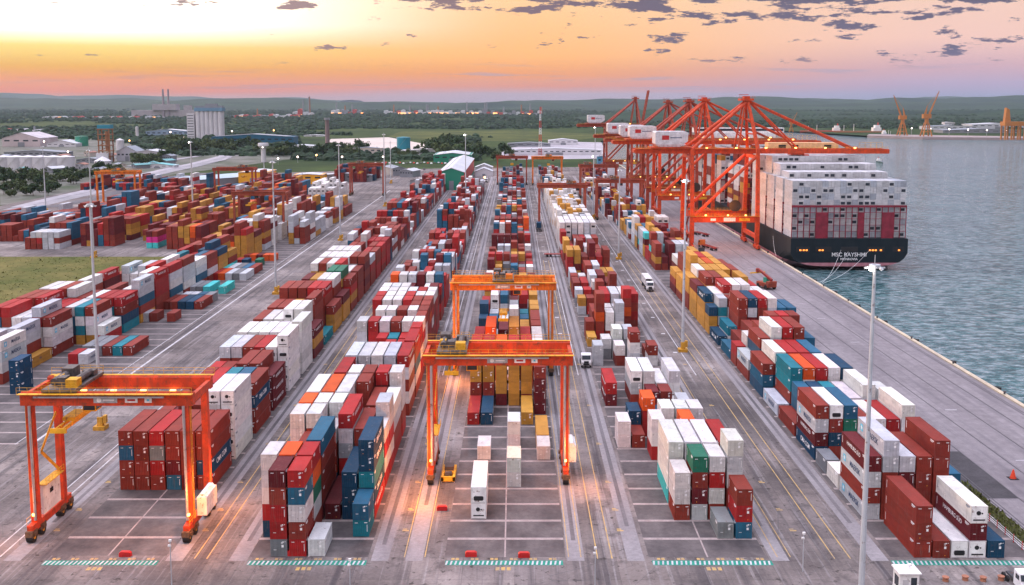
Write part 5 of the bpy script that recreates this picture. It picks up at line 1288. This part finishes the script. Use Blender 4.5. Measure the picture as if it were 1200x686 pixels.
for k in range(26):
    px, py = (440 + k * 4.1, 192 + .5 * math.sin(k * 1.7)) if k < 22 else (470 + (k - 22) * 9, 199)
    X, Y = G(px, py); g = thing('parked_car', (X, Y, 0), '%s parked car, %s from the left in the row below the trees' % (('white', 'dark', 'silver', 'red')[k % 4], ordn(k)), 'car', 'cars parked beyond the yard', rz=R(rnd.uniform(-15, 15)))
    m = MB(); m.extr([(-2.2, .4), (-2.2, .9), (-1.3, 1.0), (-.7, 1.5), (1.1, 1.5), (1.7, 1.0), (2.2, .9), (2.2, .4)], -.9, .9, axis='x'); b_ = m.obj('body', (TW, CH_D, STEEL, REDB)[k % 4], g); m = MB()
    for q in (-.85, .85):
        for a in (-1.4, 1.4): m.tube((q - .1, a, .35), (q + .1, a, .35), .35, n=8)
    m.obj('wheels', RUBBER, g); m = MB(); m.box(-.92, -.6, 1.02, .92, 1.0, 1.4); m.obj('windows', GLASS, b_)
# ------------------------------------------------------------------ far shore of the bay: shipyard
PIERM = bm('pier_concrete', (.30, .24, .23)); SOR = bm('jib_crane_orange', (.42, .16, .04))
m = MB(); m.poly([(690, 1985), (760, 1890), (1700, 1660), (2600, 1500), (2700, 1780), (1500, 1800), (1000, 1900), (720, 2060)], -8, 1.6); m.obj('pier', PIERM)['kind'] = 'structure'
def jib(px, py, lean, label, k=1.0):
    X, Y = G(px, py); g = thing('jib_crane', (X, Y, 1.6), label, 'harbour crane', 'shipyard cranes across the bay'); g.scale = (k, k, k)
    m = MB()
    for a in (-8, 8):
        for b_ in (-8, 8): m.beam((a, b_, 0), (a * .35, b_ * .35, 26), 2, 2, 1.5, 1.5, up=(0, 1, 0))
    for z in (8, 17): m.box(-7 + z * .2, -7 + z * .2, z, 7 - z * .2, 7 - z * .2, z + 1.2)
    m.tube((0, 0, 24), (0, 0, 34), 3.6, n=10); m.obj('pedestal', SOR, g)
    m = MB(); m.box(-8, -4, 34, 7, 4, 42); m.obj('cabin', SOR, g)
    m = MB(); tip = Vector((lean * 34, 0, 84)); bs = Vector((lean * 5, 0, 38))
    for y in (-2, 2): m.beam(bs + Vector((0, y, 0)), tip, 1.6, 1.6, .9, .9); m.beam(bs + Vector((lean * 2, y, 6)), tip + Vector((0, 0, 1)), 1, 1, .7, .7)
    for q in range(8): p = bs.lerp(tip, q / 8); m.beam(p + Vector((0, -1.6, 0)), bs.lerp(tip, (q + 1) / 8) + Vector((0, 1.6, 2)), .5, .5)
    m.obj('jib', SOR, g); m = MB(); m.beam((-lean * 4, 0, 42), (0, 0, 58), 2.4, 2.4, 1, 1); m.beam((0, 0, 58), tip, .4, .4); m.beam((-lean * 8, 0, 42), (0, 0, 58), .8, .8); m.obj('mast', SOR, g)
jib(1057, 160, -.62, 'orange shipyard jib crane leaning left, across the bay', .92); jib(1085, 161, .62, 'orange shipyard jib crane leaning right, across the bay', 1.0)
jib(927, 156, .7, 'pale orange jib crane partly behind the nearest quay crane stays', .5)
X, Y = G(1186, 165); g = thing('portal_crane', (X, Y, 1.6), 'orange four-legged portal crane at the right edge across the bay', 'harbour crane', 'shipyard cranes across the bay'); m = MB()
for a in (-16, -5, 6, 17):
    for b_ in (-7, 7): m.beam((a, b_, 0), (a, b_, 24), 2.2, 2.2, up=(0, 1, 0))
m.obj('legs', SOR, g); m = MB(); m.box(-18, -9, 24, 20, 9, 31); m.obj('platform', SOR, g); m = MB(); m.extr([(-16, 31), (-6, 31), (-9, 52), (-14, 55)], -4, 4); m.obj('tower', SOR, g)
for k, (px, py, w, h, d_) in enumerate(((1115, 152, 60, 8, 40), (1150, 156, 90, 6, 50), (1172, 151, 66, 11, 60), (1113, 149, 12, 13, 20))):
    shed(px, py, w, d_, h, (ROOFW, WALLG, ROOFW, WALLW)[k], (ROOFG, ROOFG, ROOFW, ROOFW)[k], ('pale shipyard roof right of the jib cranes', 'long dark shipyard wall along the far pier', 'broad white shipyard hall at the right edge', 'small white block on the far pier')[k], ridge=.04, wins=8)
for k in range(6):
    X, Y = G(1068 + k * 22, 160 + k * .7); g = thing('pier_lamp', (X, Y, 1.6), 'bright lamp on the far pier, %s from the left' % ordn(k), 'lamp post', 'lamps along the far pier'); m = MB(); m.tube((0, 0, 0), (0, 0, 13), .35, n=6); m.obj('pole', STEEL, g); m = MB(); m.ball((0, 0, 14), 1.3); m.obj('lamp', mat('pier_light', (.8, .8, .8), .5, emit=(1, .8, .75), es=6), g)
# boats
def boat(px, py, L_, hullm, label, rz=90, cat='ship', house=.25, z=-3.4):
    X, Y = G(px, py, z); g = thing('moored_ship', (X, Y, z), label, cat, 'ships in the bay', rz=R(rz)); b_ = L_ * .075; pts = [(-b_, -L_ / 2), (b_, -L_ / 2), (b_ * 1.1, L_ * .25), (b_ * .6, L_ * .42), (0, L_ / 2), (-b_ * .6, L_ * .42), (-b_ * 1.1, L_ * .25)]
    h = L_ * .055; m = MB(); m.poly(pts, -1, h); m.obj('hull', hullm, g); m = MB(); y0 = -L_ * .44; m.box(-b_ * .8, y0, h, b_ * .8, y0 + L_ * .16, h + L_ * .07); m.box(-b_ * .6, y0 + L_ * .02, h + L_ * .07, b_ * .6, y0 + L_ * .12, h + L_ * .12); m.obj('superstructure', WHITEP, g)
    m = MB(); m.tube((0, y0 + L_ * .05, h + L_ * .12), (0, y0 + L_ * .05, h + L_ * .17), L_ * .015, n=8); m.obj('funnel', RW, g)
    m = MB(); m.tube((0, L_ * .1, h), (0, L_ * .1, h + L_ * .14), L_ * .006, n=6); m.tube((0, L_ * .3, h), (0, L_ * .3, h + L_ * .12), L_ * .005, n=6); m.obj('mast', WHITEP, g)
boat(962, 156, 95, RW, 'faded red ship moored on the far shore, seen under the crane stays', rz=88); boat(1040, 159.5, 62, mat('navy_hull', (.02, .06, .11), .4), 'small navy and white ship moored beside the left jib crane', rz=178)
boat(1006, 157, 110, RUST, 'low brown barge moored left of the jib cranes', rz=92)
boat(1031, 191, 27, mat('dark_green_hull', (.01, .06, .06), .4), 'little dark tugboat passing beyond the crane boom tip', rz=170, cat='tugboat')
# ------------------------------------------------------------------ light
def pl(x, y, z, e, c=(1, .30, .05), r=.5):
    d = bpy.data.lights.new('lamp_light', 'POINT'); d.energy = e; d.color = c; d.shadow_soft_size = r; o = bpy.data.objects.new('lamp_light', d); COL.objects.link(o); o.location = (x, y, z)
pl(-75.8, 144.0, 5.5, 1300); pl(-47.0, 144.0, 6, 3000); pl(-46.0, 158.0, 6, 3200); pl(-16.6, 167, 5.5, 2600); pl(11.8, 167, 5.5, 2200); pl(-60, 146, 9, 2600)
pl(-15.4, 160, 4.5, 4200); pl(-11.4, 233, 6, 9000); pl(-2, 170, 12, 3000)
for x in (-8, 2): pl(x, 236, 18.5, 500)
for y in (446, 463): pl(88, y, 18.5, 4000); pl(100, y, 18.5, 2500)
pl(95, 556, 18, 5000); pl(100, 470, 38, 5000); pl(85, 556, 40, 5000)
pl(-20.5, 1060, 6, 9000)
sun_el, sun_az = 7.0, -52.0       # azimuth from +Y towards +X
sd = bpy.data.lights.new('sun', 'SUN'); sd.energy = 1.5; sd.angle = R(14); sd.color = (1, .62, .36)
so = bpy.data.objects.new('sun', sd); COL.objects.link(so)
dv = Vector((math.sin(R(sun_az)) * math.cos(R(sun_el)), math.cos(R(sun_az)) * math.cos(R(sun_el)), math.sin(R(sun_el)))); so.rotation_euler = dv.to_track_quat('Z', 'Y').to_euler()
# sky: dusk gradient with low cloud
wd = bpy.data.worlds.new('World'); scene.world = wd; wd.use_nodes = True; nt = NT(wd); bg = nt.n['Background']
tc = nt.new('ShaderNodeTexCoord').outputs['Generated']; sp = nt.new('ShaderNodeSeparateXYZ'); nt.link(tc, sp.inputs[0])
def mth(op, a, b=None, c=None, clamp=False):
    n = nt.new('ShaderNodeMath', operation=op, use_clamp=clamp)
    for i, v in enumerate((a, b, c)):
        if v is None: continue
        if isinstance(v, (int, float)): n.inputs[i].default_value = v
        else: nt.link(v, n.inputs[i])
    return n.outputs[0]
el = mth('SQRT', mth('MAXIMUM', sp.outputs[2], 0.0))
def srgb(*c): return lin(c)
def vis(st): return [(p, tuple(x * (.82 if p < .2 else .96) for x in c)) for p, c in st]
def k_(c, k): return tuple(v * k for v in c)
UP = [(.45, k_(srgb(238, 215, 208), .7)), (.7, k_(srgb(225, 212, 222), 1.7)), (.86, k_(srgb(212, 208, 226), 4.6)), (1.0, k_(srgb(209, 207, 227), 6.8))]
left = ramp(nt, el, vis([(0, srgb(195, 150, 150)), (.07, srgb(210, 150, 140)), (.10, srgb(242, 122, 55)), (.145, srgb(255, 148, 8)), (.18, srgb(255, 184, 35)), (.225, srgb(255, 222, 120)), (.27, k_((1, .97, .86), 1.7)), (.34, k_((1, .93, .78), 1.9))]) + UP)
mid = ramp(nt, el, vis([(0, srgb(172, 158, 178)), (.09, srgb(190, 165, 180)), (.125, srgb(235, 140, 98)), (.165, srgb(255, 158, 66)), (.21, srgb(255, 182, 100)), (.30, srgb(255, 202, 145)), (.34, srgb(255, 208, 165))]) + UP)
right = ramp(nt, el, vis([(0, srgb(135, 155, 185)), (.08, srgb(155, 155, 188)), (.13, srgb(185, 160, 190)), (.18, srgb(218, 175, 185)), (.24, srgb(238, 195, 182)), (.32, srgb(238, 200, 182))]) + UP)
az = nt.new('ShaderNodeMath', operation='ARCTAN2'); nt.link(sp.outputs[0], az.inputs[0]); nt.link(sp.outputs[1], az.inputs[1]); A = az.outputs[0]
def mrange(v, a, b_):
    n = nt.new('ShaderNodeMapRange', interpolation_type='SMOOTHSTEP'); nt.link(v, n.inputs[0]); n.inputs[1].default_value = a; n.inputs[2].default_value = b_; return n.outputs[0]
sky = mix(nt, mrange(A, -.42, .02), left, mid); sky = mix(nt, mrange(A, .0, .44), sky, right)
cv = nt.new('ShaderNodeCombineXYZ'); nt.link(A, cv.inputs[0]); nt.link(sp.outputs[2], cv.inputs[1])
cn = noise_tex(nt, mapping(nt, cv.outputs[0], (19, 78, 1), (3.7, .35, 2.1)), 1.0, 8, .66); cn3 = 0; cn2 = noise_tex(nt, mapping(nt, cv.outputs[0], (6, 150, 1), (1.3, 2.2, 5)), 1.0, 5, .6)
bias = mth('ADD', mth('MULTIPLY', mrange(sp.outputs[2], .07, .1), .12), mth('MULTIPLY', mrange(A, -.35, .3), .09))
cl = mth('MULTIPLY', mrange(mth('ADD', cn, bias), .65, .70), mrange(sp.outputs[2], .028, .045))
cl = mth('MULTIPLY', cl, .9); sky = mix(nt, cl, sky, mix(nt, mrange(A, -.3, .2), srgb(140, 105, 110), srgb(62, 68, 104)))
lowc = mth('MULTIPLY', mrange(cn2, .53, .66), mth('MULTIPLY', mrange(sp.outputs[2], .006, .014), mth('SUBTRACT', 1.0, mrange(sp.outputs[2], .026, .042)))); sky = mix(nt, mth('MULTIPLY', lowc, .55), sky, mix(nt, mrange(A, -.45, .0), srgb(190, 110, 95), srgb(150, 145, 172)))
ns = nt.new('ShaderNodeTexSky', sky_type='NISHITA', sun_disc=False, sun_elevation=R(sun_el), sun_rotation=R(sun_az)); ns.air_density = 1.2; ns.dust_density = 1.5
sk2 = mix(nt, .035, sky, ns.outputs[0], 'ADD'); sky = mix(nt, mrange(sp.outputs[2], .13, .5), sky, sk2)
nt.link(sky, bg.inputs['Color']); bg.inputs['Strength'].default_value = 1.15
# evening haze, one closed box of air
m = MB(); m.box(-15800, -400, -12, 15800, 17500, 420); hz = m.mesh('haze', bpy.data.materials.new('haze_air')); hm = hz.materials[0]; hm.use_nodes = True; t = hm.node_tree; t.nodes.remove(t.nodes['Principled BSDF']); pv = t.nodes.new('ShaderNodeVolumePrincipled')
pv.inputs['Density'].default_value = 2.2e-5; pv.inputs['Color'].default_value = (.66, .82, 1.0, 1); pv.inputs['Anisotropy'].default_value = .2; t.links.new(pv.outputs[0], t.nodes['Material Output'].inputs['Volume'])
tag(link('haze', hz), 'thin evening haze over the whole port', 'haze', kind='stuff')
vs = scene.view_settings; vs.view_transform = 'Standard'; vs.look = 'None'; vs.exposure = 0.02; vs.gamma = 1.0; vs.use_curve_mapping = False
scene.cycles.max_bounces = 5; scene.cycles.diffuse_bounces = 3; scene.cycles.glossy_bounces = 2; scene.cycles.volume_bounces = 0; scene.cycles.use_denoising = True
scene.cycles.caustics_reflective = False; scene.cycles.sample_clamp_indirect = 4.0
